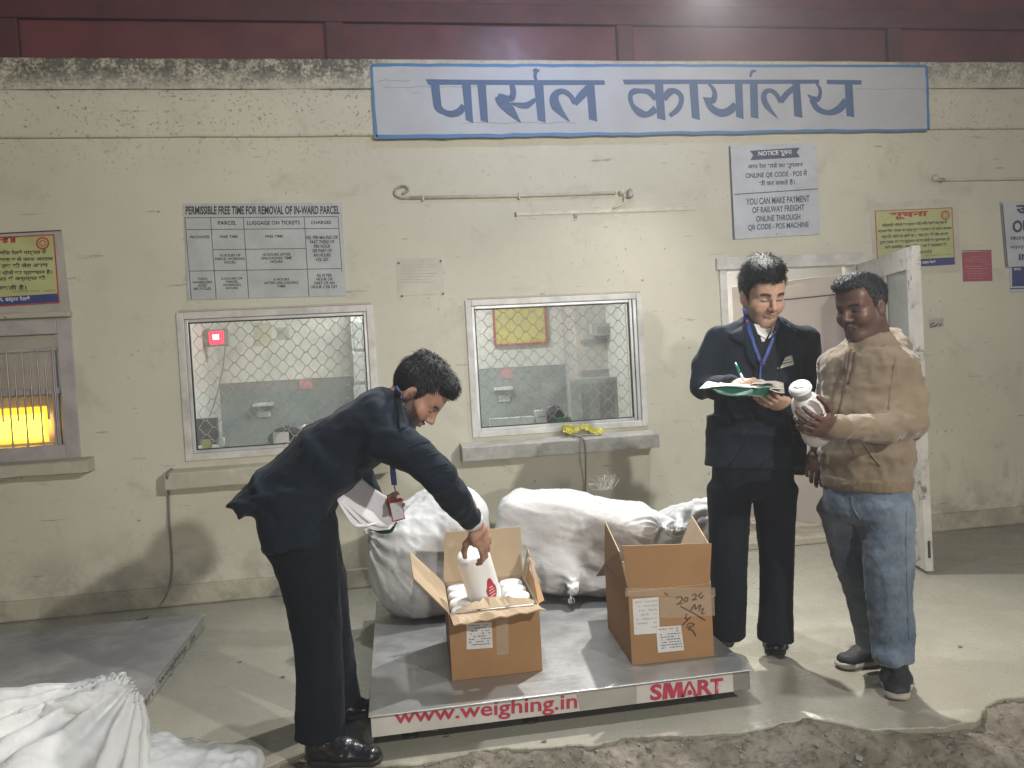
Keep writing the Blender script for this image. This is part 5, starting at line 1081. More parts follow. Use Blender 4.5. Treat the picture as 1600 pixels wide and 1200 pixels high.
def nrm(v): v = np.asarray(v, float); return v/np.linalg.norm(v)
def frame(fwd, up): y = nrm(fwd); x = nrm(np.cross(y, up)); z = np.cross(x, y); return np.stack([x, y, z], 1)     # columns x y z
def sstep(a, b, x): t = np.clip((x-a)/(b-a), 0, 1); return t*t*(3-2*t)
def head(R, c, sc_, skin, neck_to, beard=0.0, moust=0.0, lips=(.30, .12, .10), wide=1.0, chubby=0.0, grey=0.0, neck_r=.056, lid=-.004):
    S = Solid(); w = wide
    S.ell((0, -.015, .035), (.074*w, .094, .086), None, .01).ell((0, .028, -.022), (.060*w, .066, .082), None, .03)
    for sx in (-1, 1):
        S.cap((sx*.050*w, -.002, -.052), (sx*.016, .062, -.098), .019+.006*chubby, .017, .03)
        S.ell((sx*.040*w, .058, -.030), (.026, .026+.006*chubby, .030), None, .025)
        S.cap((sx*.012, .086, .019), (sx*.044, .070, .018), .011, .009, .014)
    S.ell((0, .066, -.100), (.024, .020, .016+.006*chubby), None, .02).ell((0, .055, .055), (.055*w, .034, .04), None, .04)
    if chubby: S.ell((0, .03, -.105), (.05, .05, .03), None, .03)
    for sx in (-1, 1): S.ell((sx*.031, .096, .001), (.017, .014, .010), None, .010, True)
    for sx in (-1, 1): S.ell((sx*.031, .0735, .001), (.0150, .0145, .0125), None, .004)
    S.cap((0, .092, .014), (0, .109, -.026), .008, .0115, .010).ell((0, .112, -.029), (.011, .010, .009), None, .006)
    for sx in (-1, 1): S.ell((sx*.0125, .100, -.033), (.0085, .011, .0075), None, .006)
    S.cap((-.021, .084, -.060), (0, .0945, -.0555), .0045, .0065, .006).cap((.021, .084, -.060), (0, .0945, -.0555), .0045, .0065, .006).cap((-.016, .085, -.066), (.016, .085, -.066), .006, .006, .006).cap((0, .088, -.0675), (0, .0905, -.0675), .007, .007, .006)
    S.cap((-.02, .098, -.0618), (.02, .098, -.0618), .0028, .0028, .004, True)
    for sx in (-1, 1):
        Re = np.array(Matrix.Rotation(sx*.30, 3, 'Z') @ Matrix.Rotation(-.12, 3, 'X'))
        S.ell((sx*.077*w, -.006, -.006), (.0075, .019, .032), Re, .006).ell((sx*.0765*w, -.002, -.028), (.006, .011, .011), Re, .006).ell((sx*.086*w, .001, -.003), (.006, .010, .018), Re, .004, True)
    nl = (np.asarray(neck_to)-c)@R/sc_
    S.cap((0, -.022, -.055), nl, neck_r, neck_r*1.12, .035)
    V, F = S.mesh(.0028); V = relax(V, F, 1)
    x, y, z = V.T; ax = np.abs(x); C = np.tile(np.array(skin, np.float32), (len(V), 1))
    def blend(m, col): nonlocal C; C = C*(1-m[:, None])+np.array(col, np.float32)*m[:, None]
    sk = np.array(skin)
    blend(.35*sstep(.05, .09, y)*sstep(.012, .0, np.abs(z+.028))*sstep(.02, .0, ax), sk*np.array([1.15, .9, .85]))
    blend(.25*sstep(.045, .02, np.abs(ax-.042))*sstep(.03, .0, np.abs(z+.03))*sstep(.02, .06, y), sk*np.array([1.2, .92, .86]))
    n = fbm(V[:, 0]*160, V[:, 1]*160, V[:, 2]*160, 2)*.5+.5
    lipm = sstep(.026, .021, ax)*sstep(.0095, .0065, np.abs(z+.0625))*sstep(.078, .084, y)
    bm_ = sstep(.007, -.007, z+.004+.52*y.clip(0))*sstep(-.016, -.002, y)*(z > -.125)*(1-lipm); bm_ = np.maximum(bm_, sstep(.052, .058, ax)*sstep(.02, .005, z)*sstep(-.006, .004, y)*sstep(.028, .018, y)*.9)
    bm_ = bm_*(1-sstep(-.115, -.125, z))
    bcol = np.array([.012, .011, .012])*(1-grey)+np.array([.14, .135, .13])*grey
    blend(bm_*beard*(.75+.25*n), bcol)
    ms = sstep(.030, .024, ax)*sstep(.0085, .006, np.abs(z+.0465))*sstep(.075, .082, y); blend(ms*moust, bcol)
    ch = sstep(.018, .010, ax)*sstep(-.078, -.084, z)*sstep(.05, .06, y); blend(ch*moust*.8, bcol)
    blend(lipm*.6, lips)
    br = sstep(.0075, .0045, np.abs(z-(.0225+.0040*np.cos((ax-.032)*70)-.003)))*sstep(.010, .016, ax)*sstep(.054, .047, ax)*sstep(.05, .06, y); blend(br*.92, (.010, .009, .009))
    ey = sstep(.0032, .0016, np.abs(z-lid+.10*(ax-.031)**2*40))*sstep(.0175, .0145, np.abs(ax-.031))*sstep(.068, .074, y); blend(ey*.9, (.008, .006, .006))
    wh = sstep(.0030, .0012, np.abs(z-lid+.0042))*sstep(.014, .010, np.abs(ax-.031))*sstep(.070, .075, y); blend(wh*.5, (.22, .18, .16))
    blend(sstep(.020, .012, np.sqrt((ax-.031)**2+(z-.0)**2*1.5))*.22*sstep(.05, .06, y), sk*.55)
    return (V*sc_)@R.T+c, F, C
def hair(R, c, sc_, line, thick=.012, front=.0, wide=1.0, tuft=.005, crown=.0, fr=(170, 45, 170), strands=5200, length=.026):
    """line: hairline heights over front-back position"""
    S = Solid(); w = wide
    S.ell((0, -.017, .037), (.074*w+thick*.8, .094+thick, .086+thick), None, .01)
    if front: S.ell((.012, .062, .100), (.052, .034, .022+front), None, .03).ell((0, .03, .118), (.05, .05, .018+front*.6), None, .03)
    if crown: S.ell((0, -.03, .11+crown*.3), (.055, .07, .03+crown), None, .03)
    ys = np.array([q[0] for q in line], np.float32); zs = np.array([q[1] for q in line], np.float32)
    S.cut(lambda X, Y, Z: (Z-np.interp(Y, ys, zs).astype(np.float32)-.010*np.sin(X*160)*0)*.8+0*X, (-.2, -.2, -.3), (.2, .2, .12), .006)
    V, F = S.mesh(.0032); V = relax(V, F, 1); N = vnormals(V, F)
    d = tuft*.8*fbm(V[:, 0]*fr[0], V[:, 1]*fr[1], V[:, 2]*fr[2], 3)*sstep(-.02, .06, V[:, 2]+.3*V[:, 1]); V = V+N*d[:, None]
    # thousands of short tapered locks growing out of the whorl
    rs = np.random.RandomState(5); n = strands; q = rs.randint(0, len(F), n); p = V[F[q]].mean(1); nn = N[F[q]].mean(1); nn /= np.linalg.norm(nn, axis=1, keepdims=True)
    t = p-np.array([.012, -.055, .13]); t = t+np.array([0, .05, 0])*(p[:, 1:2] > .0)+rs.randn(n, 3)*.018+np.array([.03, 0, 0])*sstep(.05, .09, p[:, 2:3]); t = t-nn*(t*nn).sum(1, keepdims=True); t /= np.linalg.norm(t, axis=1, keepdims=True)
    top = sstep(.02, .09, p[:, 2:3]); L = length*(.45+.75*top)*(.6+.8*rs.rand(n, 1)); lf = L*(.07+.27*top*rs.rand(n, 1)); w = np.cross(t, nn); wd_ = .0011*(.6+.9*rs.rand(n, 1))
    a = p-nn*.002; b = p+t*L*.5+nn*lf; e = p+t*L+nn*lf*(.2+.9*rs.rand(n, 1)); SV = np.stack([a-w*wd_, a+w*wd_, b+w*wd_, b-w*wd_, e+w*wd_*.15, e-w*wd_*.15], 1).reshape(-1, 3); i6 = np.arange(n)[:, None]*6+len(V)
    F = np.concatenate([F, i6+np.array([0, 1, 2, 3]), i6+np.array([3, 2, 4, 5])]); V = np.concatenate([V, SV])
    return (V*sc_)@R.T+c, F
def hand(R, o, side, curls, thumb, skin, spread=(0, 0, 0, 0), sc_=1.0, arm=.12, arm_r=.030):
    """R columns: x = thumb side, y = fingers, z = back of the hand"""
    S = Solid()
    S.ecap((0, -.005, 0), (0, .03, 0), (1, 0, 0), (.027, .020), (.034, .017), .02).ecap((0.002, .03, 0), (.0, .082, 0), (1, 0, 0), (.036, .016), (.040, .013), .015, .6)
    S.cap((.028, .02, -.008), (.034, .045, -.010), .015, .013, .012).cap((-.026, .015, -.008), (-.030, .05, -.008), .013, .012, .012)
    S.ecap((0, -arm, 0), (0, 0, 0), (1, 0, 0), (arm_r*1.1, arm_r*.95), (.028, .022), .015, .3)
    for i, (x, L, r) in enumerate(((.030, .072, .0090), (.010, .080, .0092), (-.011, .074, .0088), (-.031, .058, .0078))):
        p = np.array([x, .086-(.004 if i in (0, 2) else .0)-(.012 if i == 3 else 0), .002]); a = 0.0; sp = math.radians(spread[i])
        for q, (seg, cv) in enumerate(zip((.46, .30, .24), curls[i])):
            a += math.radians(cv); d = np.array([math.sin(sp)*math.cos(a), math.cos(sp)*math.cos(a), -math.sin(a)]); e = p+d*L*seg
            S.cap(p, e, r*(1.03-.08*q), r*(.98-.09*q), .004); p = e
    p = np.array([.028, .022, -.008])
    for (d, L, r) in zip(thumb, (.042, .032, .026), (.0125, .0108, .0095)): e = p+nrm(d)*L; S.cap(p, e, r, r*.92, .006); p = e
    V, F = S.mesh(.0028); V = relax(V, F, 1); C = np.tile(np.array(skin, np.float32), (len(V), 1))
    C = C*(1+.12*fbm(V[:, 0]*60, V[:, 1]*60, V[:, 2]*60, 2))[:, None].astype(np.float32)
    C = C*(1-.25*sstep(.006, .0, np.abs(((V[:, 1]-.118) % .034)-.017))*sstep(.1, .11, V[:, 1]))[:, None]
    V = V*sc_*np.array([side, 1, 1]);
    if side < 0: F = F[:, ::-1]
    return V@R.T+np.asarray(o), F, C
from mathutils.bvhtree import BVHTree
class Surf:
    def __init__(s, *objs):
        V = []; F = []
        for o in objs:
            n = len(V); V += [v.co.copy() for v in o.data.vertices]; F += [tuple(i+n for i in p.vertices) for p in o.data.polygons]
        s.t = BVHTree.FromPolygons(V, F); s.last = 3.3
    def at(s, x, y, off=.003):
        d = Vector(ray(x, y)); h = s.t.ray_cast(Vector(CP), d)
        if h[0] is None: return CP+ray(x, y)*s.last
        s.last = (h[0]-Vector(CP)).length/d.length
        return np.array(h[0])-np.array(nrm(d))*off
def decal(surf, name, tl, tr, br, bl, mat_, parent, n=8, m=8, off=.004, thick=.003):
    q = quad(np.array(tl+(0,)), np.array(tr+(0,)), np.array(bl+(0,)), np.array(br+(0,))); vs = [surf.at(*q(i/n, 1-j/m)[:2], off) for j in range(m+1) for i in range(n+1)]
    fs = [(j*(n+1)+i, j*(n+1)+i+1, (j+1)*(n+1)+i+1, (j+1)*(n+1)+i) for j in range(m) for i in range(n)]
    o = MB().add(vs, fs).build(name, mat_, parent, True); sd = o.modifiers.new('t', 'SOLIDIFY'); sd.thickness = thick; sd.offset = 0; return o
def line_on(surf, name, pts, r, mat_, parent, off=.002, n=6): return MB().tube([surf.at(p[0], p[1], off) for p in rod([(a, b, 0) for a, b in pts], n)], r, 5).build(name, mat_, parent, True)
def shoe(parent, heel, toe, w, mat_, solem, hgt=.085, sole_h=.026, laces=None, stripe=None, name='shoe'):
    heel = np.array(heel, float); toe = np.array(toe, float); y = nrm(toe-heel); y[2] = 0; y = nrm(y); z = np.array([0, 0, 1.]); x = np.cross(y, z); R = np.stack([x, y, z], 1); L = np.linalg.norm((toe-heel)[:2]); base = heel.copy()
    S = Solid(); k = L/.29
    S.ecap((0, .045*k, .040), (0, .14*k, .040), (1, 0, 0), (w*.82, .040), (w*.95, .036), .03, .9).ecap((0, .14*k, .036), (.004, .235*k, .030), (1, 0, 0), (w*.95, .034), (w*.88, .026), .03, 1.4)
    S.cap((0, .055*k, .05), (0, .05*k, hgt), .040, .043, .03).cap((0, .08*k, .07), (0, .17*k, .046), .034, .026, .03)
    S.cut(lambda X, Y, Z: (Z-.010)+0*X+0*Y, (-.2, -.1, -.2), (.2, .5, .010), .006)
    V, F = S.mesh(.0045); V = relax(V, F, 1); V = V+vnormals(V, F)*(.0022*fbm(V[:, 0]*40, V[:, 1]*55, V[:, 2]*30, 3)*sstep(.10, .16, V[:, 1]))[:, None]
    o = link(name, quads_mesh(name, V@R.T+base, F), mat_, parent)
    S = Solid(); S.ecap((0, .045*k, sole_h/2), (0, .14*k, sole_h/2), (1, 0, 0), (w*.86, sole_h/2), (w*.98, sole_h/2), .01, 2.6, 4).ecap((0, .14*k, sole_h/2), (.004, .240*k, sole_h/2), (1, 0, 0), (w*.98, sole_h/2), (w*.88, sole_h/2), .01, 2.8, 4)
    V, F = S.mesh(.005); V[:, 2] = np.maximum(V[:, 2], .0005)
    link('sole', quads_mesh('sole', V@R.T+base, F), solem, o)
    if laces:
        mb = MB()
        for i in range(5):
            yy = (.105+.018*i)*k; zz = .090-.0095*i
            mb.tube([R@np.array([sx*.020, yy+(.006 if sx > 0 else -.006), zz-.006*abs(sx)])+base for sx in (-1, -.4, .4, 1)], .0028, 5)
        mb.tube(rod([R@np.array(q)+base for q in ((0, .10*k, .094), (.03, .085*k, .10), (.045, .10*k, .085), (.01, .105*k, .092))], 5), .0024, 5).tube(rod([R@np.array(q)+base for q in ((0, .10*k, .094), (-.03, .11*k, .098), (-.045, .12*k, .08))], 5), .0024, 5)
        mb.build('laces', laces, o, True)
    if stripe:
        mb = MB()
        for sx in (-1, 1):
            mb.add([R@np.array((sx*(w*.93), .10*k, .030))+base, R@np.array((sx*(w*.80), .125*k, .058))+base, R@np.array((sx*(w*.80), .145*k, .056))+base, R@np.array((sx*(w*.95), .118*k, .030))+base], [(0, 1, 2, 3)])
        q = mb.build('stripe', stripe, o); q.modifiers.new('t', 'SOLIDIFY').thickness = .006
    return o
LAT = CR.copy(); DPT = CF.copy(); LAT[2] = 0; LAT = nrm(LAT); DPT[2] = 0; DPT = nrm(DPT); UPV = np.array([0, 0, 1.0])
HL = [(-.14, -.075), (-.06, -.070), (-.035, -.035), (-.020, .012), (.004, .012), (.012, -.012), (.022, -.012), (.030, .030), (.045, .060), (.070, .072), (.10, .076), (.14, .08)]

def inner_body(segs, skin):
    S = Solid()
    for a, b, ra, rb in segs: S.cap(a, b, ra*.75, rb*.75, .02)
    V, F = S.mesh(.016); return V, F, np.tile(np.array(skin, np.float32), (len(V), 1))

# ---------------------------------------------------------------- man bending over the carton
def man_bending():
    foot = fl(520, 1185); r = empty('person', tuple(foot), 'bending man in dark suit reaching into the bottle carton', 'person')
    skin = (.40, .225, .155); D = 2.86
    Y_ = DPT                                                    # his left-right axis runs away from the viewer
    sh, wa, hp = J(606, 653, D), J(520, 708, D), J(455, 775, D)
    S = Solid()
    S.ecap(sh, wa, Y_, (.205, .122), (.175, .130), .05, .7, 2.3).ecap(wa, hp, Y_, (.175, .130), (.185, .140), .05, .3, 2.3)
    S.ecap(hp+np.array([0, 0, .03]), J(472, 850, D-.01), Y_, (.185, .135), (.190, .120), .05, .06, 2.6)
    S.ecap(J(425, 752, D), J(374, 781, D), Y_, (.17, .055), (.165, .010), .05, .2)
    S.ecap(J(405, 772, D), J(398, 800, D), Y_, (.17, .04), (.175, .012), .04, .15)
    # collar rise and near shoulder
    S.ecap(J(606, 646, D), J(627, 637, D+.01), Y_, (.110, .080), (.076, .066), .03, .2)
    S.chain([J(600, 684, D-.140), J(652, 712, D-.185), J(686, 745, D-.17), J(711, 779, D-.07), J(732, 807, D+.03)], [.082, .070, .060, .056, .050], .03)
    S.chain([J(610, 668, D+.17), J(558, 700, D+.24), J(570, 738, D+.19), J(590, 782, D+.10)], [.076, .044, .036, .032], .03)
    R1 = frame(wa-sh, Y_)
    jk = solid_obj('jacket', S, .0085, M['navy'], r, sumf(folds(.0075, (5, 8, 8), .0022, (26, 26, 26), 3.0)), it=2)
    sf = Surf(jk)
    # sleeve creases, lapel and vent
    for pts in ([(640, 700), (655, 693), (672, 690)], [(652, 720), (668, 712), (688, 708)], [(668, 735), (682, 727), (700, 724)], [(672, 748), (688, 738), (706, 736)]): line_on(sf, 'sleeve_crease', pts, .0035, M['navy'], r, -.001)
    decal(sf, 'lapel', (616, 608), (626, 614), (636, 668), (624, 672), M['navy'], r, 4, 10, .006, .006)
    # trousers
    T = Solid()
    for (a, b, c_, d, e, dd) in (((470, 830), (484, 905), (496, 990), (500, 1070), (500, 1152), -.085), ((476, 830), (497, 905), (512, 975), (522, 1040), (530, 1098), .155)):
        P_ = [J(*q, D+dd+o_) for q, o_ in zip((a, b, c_, d, e), (.03, .01, 0, -.01, -.015) if dd < 0 else (-.02, 0, .03, .05, .06))]
        T.ecap(P_[0], P_[1], Y_, (.097, .130), (.094, .110), .006, .5).ecap(P_[1], P_[2], Y_, (.094, .110), (.083, .089), .006, .5).ecap(P_[2], P_[3], Y_, (.083, .089), (.080, .084), .006, .5).ecap(P_[3], P_[4], Y_, (.080, .084), (.082, .090), .006, .12)
    T.ecap(J(468, 790, D), J(472, 850, D), Y_, (.16, .125), (.165, .125), .05, .4)
    tr = solid_obj('trousers', T, .009, M['navy2'], r, folds(.0055, (10, 10, 3.2), .0016, (28, 28, 28), 8.0), it=2)
    s2 = Surf(tr)
    # shoes
    shoe(r, fl(476, 1190), fl(606, 1186)+np.array([0, -.02, 0]), .050, M['leather'], M['sole'], laces=M['button'])
    shoe(r, fl(512, 1124), fl(588, 1112)+np.array([0, -.01, 0]), .048, M['leather'], M['sole'], laces=M['button'])
    # head
    fw = .68*CR-.73*CU-.08*CF; R = frame(fw, .73*CR+.68*CU); c = J(651, 616, D+.03); k = 1.04; nk = J(618, 640, D+.02)
    V, F, C = head(R, c, k, skin, nk, beard=.97, moust=.97, lips=(.20, .08, .07), neck_r=.058)
    # reaching hand: fingers wrapped over the bottle
    wr = J(744, 821, D+.06); fy = nrm(J(774, 886, D+.13)-wr); Rh = frame(fy, nrm(.74*CR+.2*CU-.55*CF)); 
    h1 = hand(Rh, wr, 1, [(14, 30, 26), (18, 34, 26), (22, 36, 26), (26, 38, 24)], [(.3, .6, -.8), (.1, .85, -.6), (0, .9, -.3)], skin, (4, 1, -3, -7), 1.14, .09)
    wl = J(590, 800, D+.06); Rl = frame(nrm(J(634, 786, D-.06)-wl), nrm(-CF+.3*CU))
    h2 = hand(Rl, wl, -1, [(24, 60, 40), (26, 62, 40), (28, 64, 40), (30, 64, 40)], [(.4, .8, -.2), (.2, .9, -.1), (.0, 1, 0)], skin, (0, 0, 0, 0), .95, .06)
    ib = inner_body([(nk, wa, .07, .10), (wa, hp, .10, .11), (hp, J(490, 980, D-.08), .08, .05), (hp, J(510, 980, D+.15), .08, .05), (J(490, 980, D-.08), J(500, 1120, D-.09), .05, .04), (J(510, 980, D+.15), J(530, 1085, D+.21), .05, .04), (nk, J(600, 684, D-.14), .04, .03), (J(600, 684, D-.14), J(686, 745, D-.17), .03, .026), (J(686, 745, D-.17), wr, .026, .022), (nk, J(610, 668, D+.17), .04, .03), (J(610, 668, D+.17), J(558, 700, D+.24), .028, .022), (J(558, 700, D+.24), wl, .020, .018)], skin)
    V2 = np.concatenate([V, h1[0], h2[0], ib[0]]); F2 = np.concatenate([F, h1[1]+len(V), h2[1]+len(V)+len(h1[0]), ib[1]+len(V)+len(h1[0])+len(h2[0])]); C2 = np.concatenate([C, h1[2], h2[2], ib[2]])
    me = quads_mesh('body', V2, F2); at = me.color_attributes.new('Col', 'FLOAT_COLOR', 'POINT'); at.data.foreach_set('color', np.concatenate([C2, np.ones((len(C2), 1))], 1).astype(np.float32).ravel()); bd_ = link('body', me, M['skin'], r)
    hv, hf = hair(R, c, k, HL, .011, .008, 1.0, .005, .002); link('hair', quads_mesh('hair', hv, hf), M['hair'], r)
    # collar, cuff, strap
    S = Solid(); S.ecap(J(616, 641, D+.01), J(631, 633, D+.015), Y_, (.070, .064), (.064, .058), .01, .2); solid_obj('shirt_collar', S, .006, M['shirt'], r)
    S = Solid(); S.cap(J(730, 803, D+.028), J(737, 813, D+.045), .046, .044, .01); solid_obj('shirt_cuff', S, .006, M['shirt'], r)
    MB().tube(rod([J(619, 604, D-.05), J(624, 612, D-.066), J(627, 624, D-.072)], 5), .005, 6).build('lanyard', M['lanyard'], r, True)
    ln = MB(); q = [J(613, 722, D-.10), J(614, 738, D-.10), J(616, 758, D-.10)]
    for a, b in zip(q[:-1], q[1:]): ln.add([a-CR*.011, a+CR*.011, b+CR*.010, b-CR*.010], [(0, 1, 2, 3)])
    o = ln.build('lanyard', M['lanyard'], r); o.modifiers.new('t', 'SOLIDIFY').thickness = .003
    MB().tube([J(616, 757, D-.10), J(618, 770, D-.10), J(619, 779, D-.10)], .0028, 6).build('clasp', M['zip'], r)
    cd_ = MB().prism([J(607, 782, D-.10), J(627, 778, D-.10), J(633, 811, D-.10), J(613, 816, D-.10)], CF*.004).build('id_card', M['card_red'], r, bevel=.001)
    MB().prism([J(609, 787, D-.102), J(627, 783.5, D-.102), J(631.5, 809.5, D-.102), J(614.5, 813.5, D-.102)], CF*.0012).build('card_face', M['paper_grey'], cd_)
    # papers and folder in his other hand
    g = empty('paper_bundle', tuple(J(560, 800, D-.02)), 'loose white papers on a green folder held by the bending man', 'papers')
    def page(a, b, c_, d, sag, mt, nm, off=0.0):
        f = quad(a, b, d, c_); n = 12; vs = []
        for j in range(n+1):
            for i in range(n+1):
                u, v = i/n, j/n; p = f(u, 1-v); p = p-np.array([0, 0, sag])*4*u*(1-u)+np.array([0, 0, .006*math.sin(u*7+off*90)*v])-CF*off; vs.append(p)
        o = MB().add(vs, [(j*(n+1)+i, j*(n+1)+i+1, (j+1)*(n+1)+i+1, (j+1)*(n+1)+i) for j in range(n) for i in range(n)]).build(nm, mt, g, True); o.modifiers.new('t', 'SOLIDIFY').thickness = .0012
    dA = D-.04
    page(J(560, 742, dA+.10), J(642, 788, dA+.06), J(612, 826, dA-.05), J(526, 776, dA), .022, M['sheet'], 'sheet')
    page(J(552, 744, dA+.11), J(632, 800, dA+.05), J(610, 829, dA-.055), J(527, 780, dA-.01), .034, M['sheet'], 'sheet', .006)
    page(J(548, 748, dA+.11), J(600, 812, dA+.02), J(576, 824, dA-.06), J(528, 784, dA-.015), .03, M['sheet'], 'sheet', .012)
    page(J(545, 752, dA+.12), J(625, 812, dA+.06), J(612, 832, dA-.03), J(525, 781, dA+.0), .040, M['board_green'], 'folder', -.012)
    page(J(540, 756, dA+.13), J(556, 812, dA+.06), J(548, 816, dA-.0), J(525, 782, dA+.01), .0, M['board_green'], 'folder', -.010)
    # the bottle he is lifting
    top = wp(737, 862, 3.13); bot = wp(764, 952, 3.20); ax = nrm(bot-top); zz = Vector(ax); q = zz.to_track_quat('Z', 'Y').to_matrix().to_4x4()
    Mx = Matrix.Translation(Vector(top)) @ q
    inv = q.to_3x3().inverted(); vw = inv @ Vector(nrm(CP-(top+bot)/2)); ang = math.atan2(vw.y, vw.x)
    sgn_ = 1 if (q.to_3x3() @ Vector((-math.sin(ang), math.cos(ang), 0))).dot(Vector(CR)) > 0 else -1
    def mark(patch):
        a0 = ang+sgn_*.50
        drop = [(a0+sgn_*.36*math.sin(t)*(1 if math.cos(t) < .2 else .72), .128-.034*math.cos(t)*(1.35 if math.cos(t) > 0 else .9)) for t in np.linspace(0, 2*math.pi, 22, endpoint=False)]
        patch(drop, M['label_red'], 'drop_label')
        for kk, w_ in enumerate((.12, .18, .20, .16)): z0 = .113+.010*kk; patch([(a0-w_, z0), (a0+w_, z0), (a0+w_, z0+.003), (a0-w_, z0+.003)], M['ink_white'], 'print_lines', .0563)
    bottle('white bottle with a red drop label being lifted from the carton', Mx, 32, True, None, mark, 1.28)
man_bending()
# ---------------------------------------------------------------- man writing on the clipboard
def finish_body(r, parts):
    V = []; F = []; C = []; n = 0
    for v, f, c in parts: V.append(v); F.append(f+n); C.append(c); n += len(v)
    V, F, C = np.concatenate(V), np.concatenate(F), np.concatenate(C); me = quads_mesh('body', V, F); at = me.color_attributes.new('Col', 'FLOAT_COLOR', 'POINT'); at.data.foreach_set('color', np.concatenate([C, np.ones((len(C), 1))], 1).astype(np.float32).ravel()); return link('body', me, M['skin'], r)
def sheet_stack(g, specs):
    for a, b, c_, d, sag, mt, nm in specs:
        f = quad(a, b, d, c_); n = 10; vs = []
        for j in range(n+1):
            for i in range(n+1): u, v = i/n, j/n; vs.append(f(u, 1-v)+np.array([0, 0, sag*math.sin(u*math.pi)+.003*math.sin(u*9+v*3+sag*400)]))
        o = MB().add(vs, [(j*(n+1)+i, j*(n+1)+i+1, (j+1)*(n+1)+i+1, (j+1)*(n+1)+i) for j in range(n) for i in range(n)]).build(nm, M[mt], g, True); o.modifiers.new('t', 'SOLIDIFY').thickness = .0014
def man_writing():
    D = 3.45; r = empty('person', tuple(fl(1172, 1012)), 'man in dark suit with blue lanyard writing on a green clipboard', 'person'); skin = (.52, .33, .24)
    L = LAT; S = Solid()
    S.ecap(J(1188, 532, D), J(1186, 600, D-.01), L, (.190, .100), (.188, .125), .04, .45, 2.3).ecap(J(1186, 600, D-.01), J(1180, 672, D), L, (.195, .130), (.185, .125), .05, .4, 2.3).ecap(J(1180, 672, D), J(1180, 728, D), L, (.192, .130), (.198, .135), .05, .05, 2.4)
    S.ecap(J(1192, 520, D), J(1192, 507, D-.005), L, (.115, .075), (.075, .062), .04, .3)
    S.chain([J(1126, 531, D), J(1170, 516, D), J(1212, 516, D), J(1252, 532, D)], [.055, .066, .066, .055], .03)
    # right arm (left in the picture): elbow out, forearm coming forward
    S.chain([J(1122, 530, D), J(1102, 572, D-.01), J(1098, 604, D-.03), J(1118, 606, D-.14), J(1140, 600, D-.225)], [.064, .058, .055, .050, .044], .02)
    S.chain([J(1258, 530, D), J(1267, 590, D+.01), J(1266, 628, D-.02), J(1248, 636, D-.14), J(1232, 634, D-.21)], [.064, .058, .055, .048, .043], .02)
    # skirts of the jacket hanging open
    S.ecap(J(1132, 650, D-.02), J(1126, 730, D-.02), L, (.075, .09), (.062, .085), .05, .05).ecap(J(1236, 690, D-.02), J(1249, 742, D-.02), L, (.055, .07), (.022, .05), .04, .05)
    jk = solid_obj('jacket', S, .0085, M['navy'], r, folds(.0065, (8, 8, 4), .002, (26, 26, 26), 5.0), it=2); sf = Surf(jk)
    # dark jumper, shirt, lapels
    def sd(nm, pts, m, off, thick=.004, n=6, mm=8): return decal(sf, nm, *pts, m, r, n, mm, off, thick)
    sd('jumper', ((1180, 512), (1212, 512), (1222, 640), (1176, 640)), M['sweater'], .004)
    sd('shirt_front', ((1184, 506), (1210, 506), (1194, 534), (1190, 534)), M['shirt'], .010, .004)
    sd('collar_wing', ((1178, 506), (1186, 508), (1197, 530), (1184, 522)), M['shirt'], .016, .005, 4, 6); sd('collar_wing', ((1208, 508), (1215, 504), (1212, 520), (1200, 530)), M['shirt'], .016, .005, 4, 6)
    sd('lapel', ((1160, 506), (1180, 508), (1182, 580), (1168, 560)), M['navy'], .010, .008); sd('lapel', ((1214, 508), (1232, 506), (1228, 556), (1216, 580)), M['navy'], .010, .008)
    sd('lapel', ((1144, 520), (1162, 508), (1166, 540), (1142, 530)), M['navy'], .010, .008, 4, 4); sd('lapel', ((1230, 507), (1244, 518), (1240, 530), (1228, 540)), M['navy'], .010, .008, 4, 4)
    line_on(sf, 'front_edge', [(1182, 580), (1180, 640), (1166, 690), (1140, 728)], .004, M['navy'], r, .002); line_on(sf, 'front_edge', [(1216, 580), (1222, 640), (1236, 700), (1252, 736)], .004, M['navy'], r, .002)
    for x, y in ((1139, 660), (1152, 622)): MB().lathe([(.009, 0), (.009, .004)], Matrix.Translation(Vector(sf.at(x, y, .006))) @ Matrix.Rotation(math.radians(90), 4, 'X'), 10).build('button', M['button'], r)
    def strap(pts, w):
        q = rod([(a, b, 0) for a, b in pts], 6); mb = MB(); vs = []
        for i, p in enumerate(q): 
            t = q[min(i+1, len(q)-1)]-q[max(i-1, 0)]; t /= np.linalg.norm(t); n_ = np.array([-t[1], t[0], 0])*w
            vs += [sf.at(*(p+n_)[:2], .016), sf.at(*(p-n_)[:2], .016)]
        o = mb.add(vs, [(2*i, 2*i+1, 2*i+3, 2*i+2) for i in range(len(q)-1)]).build('lanyard', M['lanyard'], r, True); o.modifiers.new('t', 'SOLIDIFY').thickness = .003
    strap([(1163, 482), (1168, 505), (1177, 535), (1188, 566)], 3.2); strap([(1216, 502), (1211, 518), (1202, 545), (1190, 572)], 3.2); strap([(1189, 566), (1188, 582), (1188, 598)], 1.6)
    for x, y in ((1167, 502), (1212, 508), (1193, 564)): MB().lathe([(.006, 0), (.006, .003)], Matrix.Translation(Vector(sf.at(x, y, .021))) @ Matrix.Rotation(math.radians(90), 4, 'X'), 10).build('lanyard_print', M['card_red'], r)
    bg_ = decal(sf, 'name_badge', (1222, 560), (1237, 555), (1240, 570), (1214, 577), M['badge'], r, 4, 4, .010, .004)
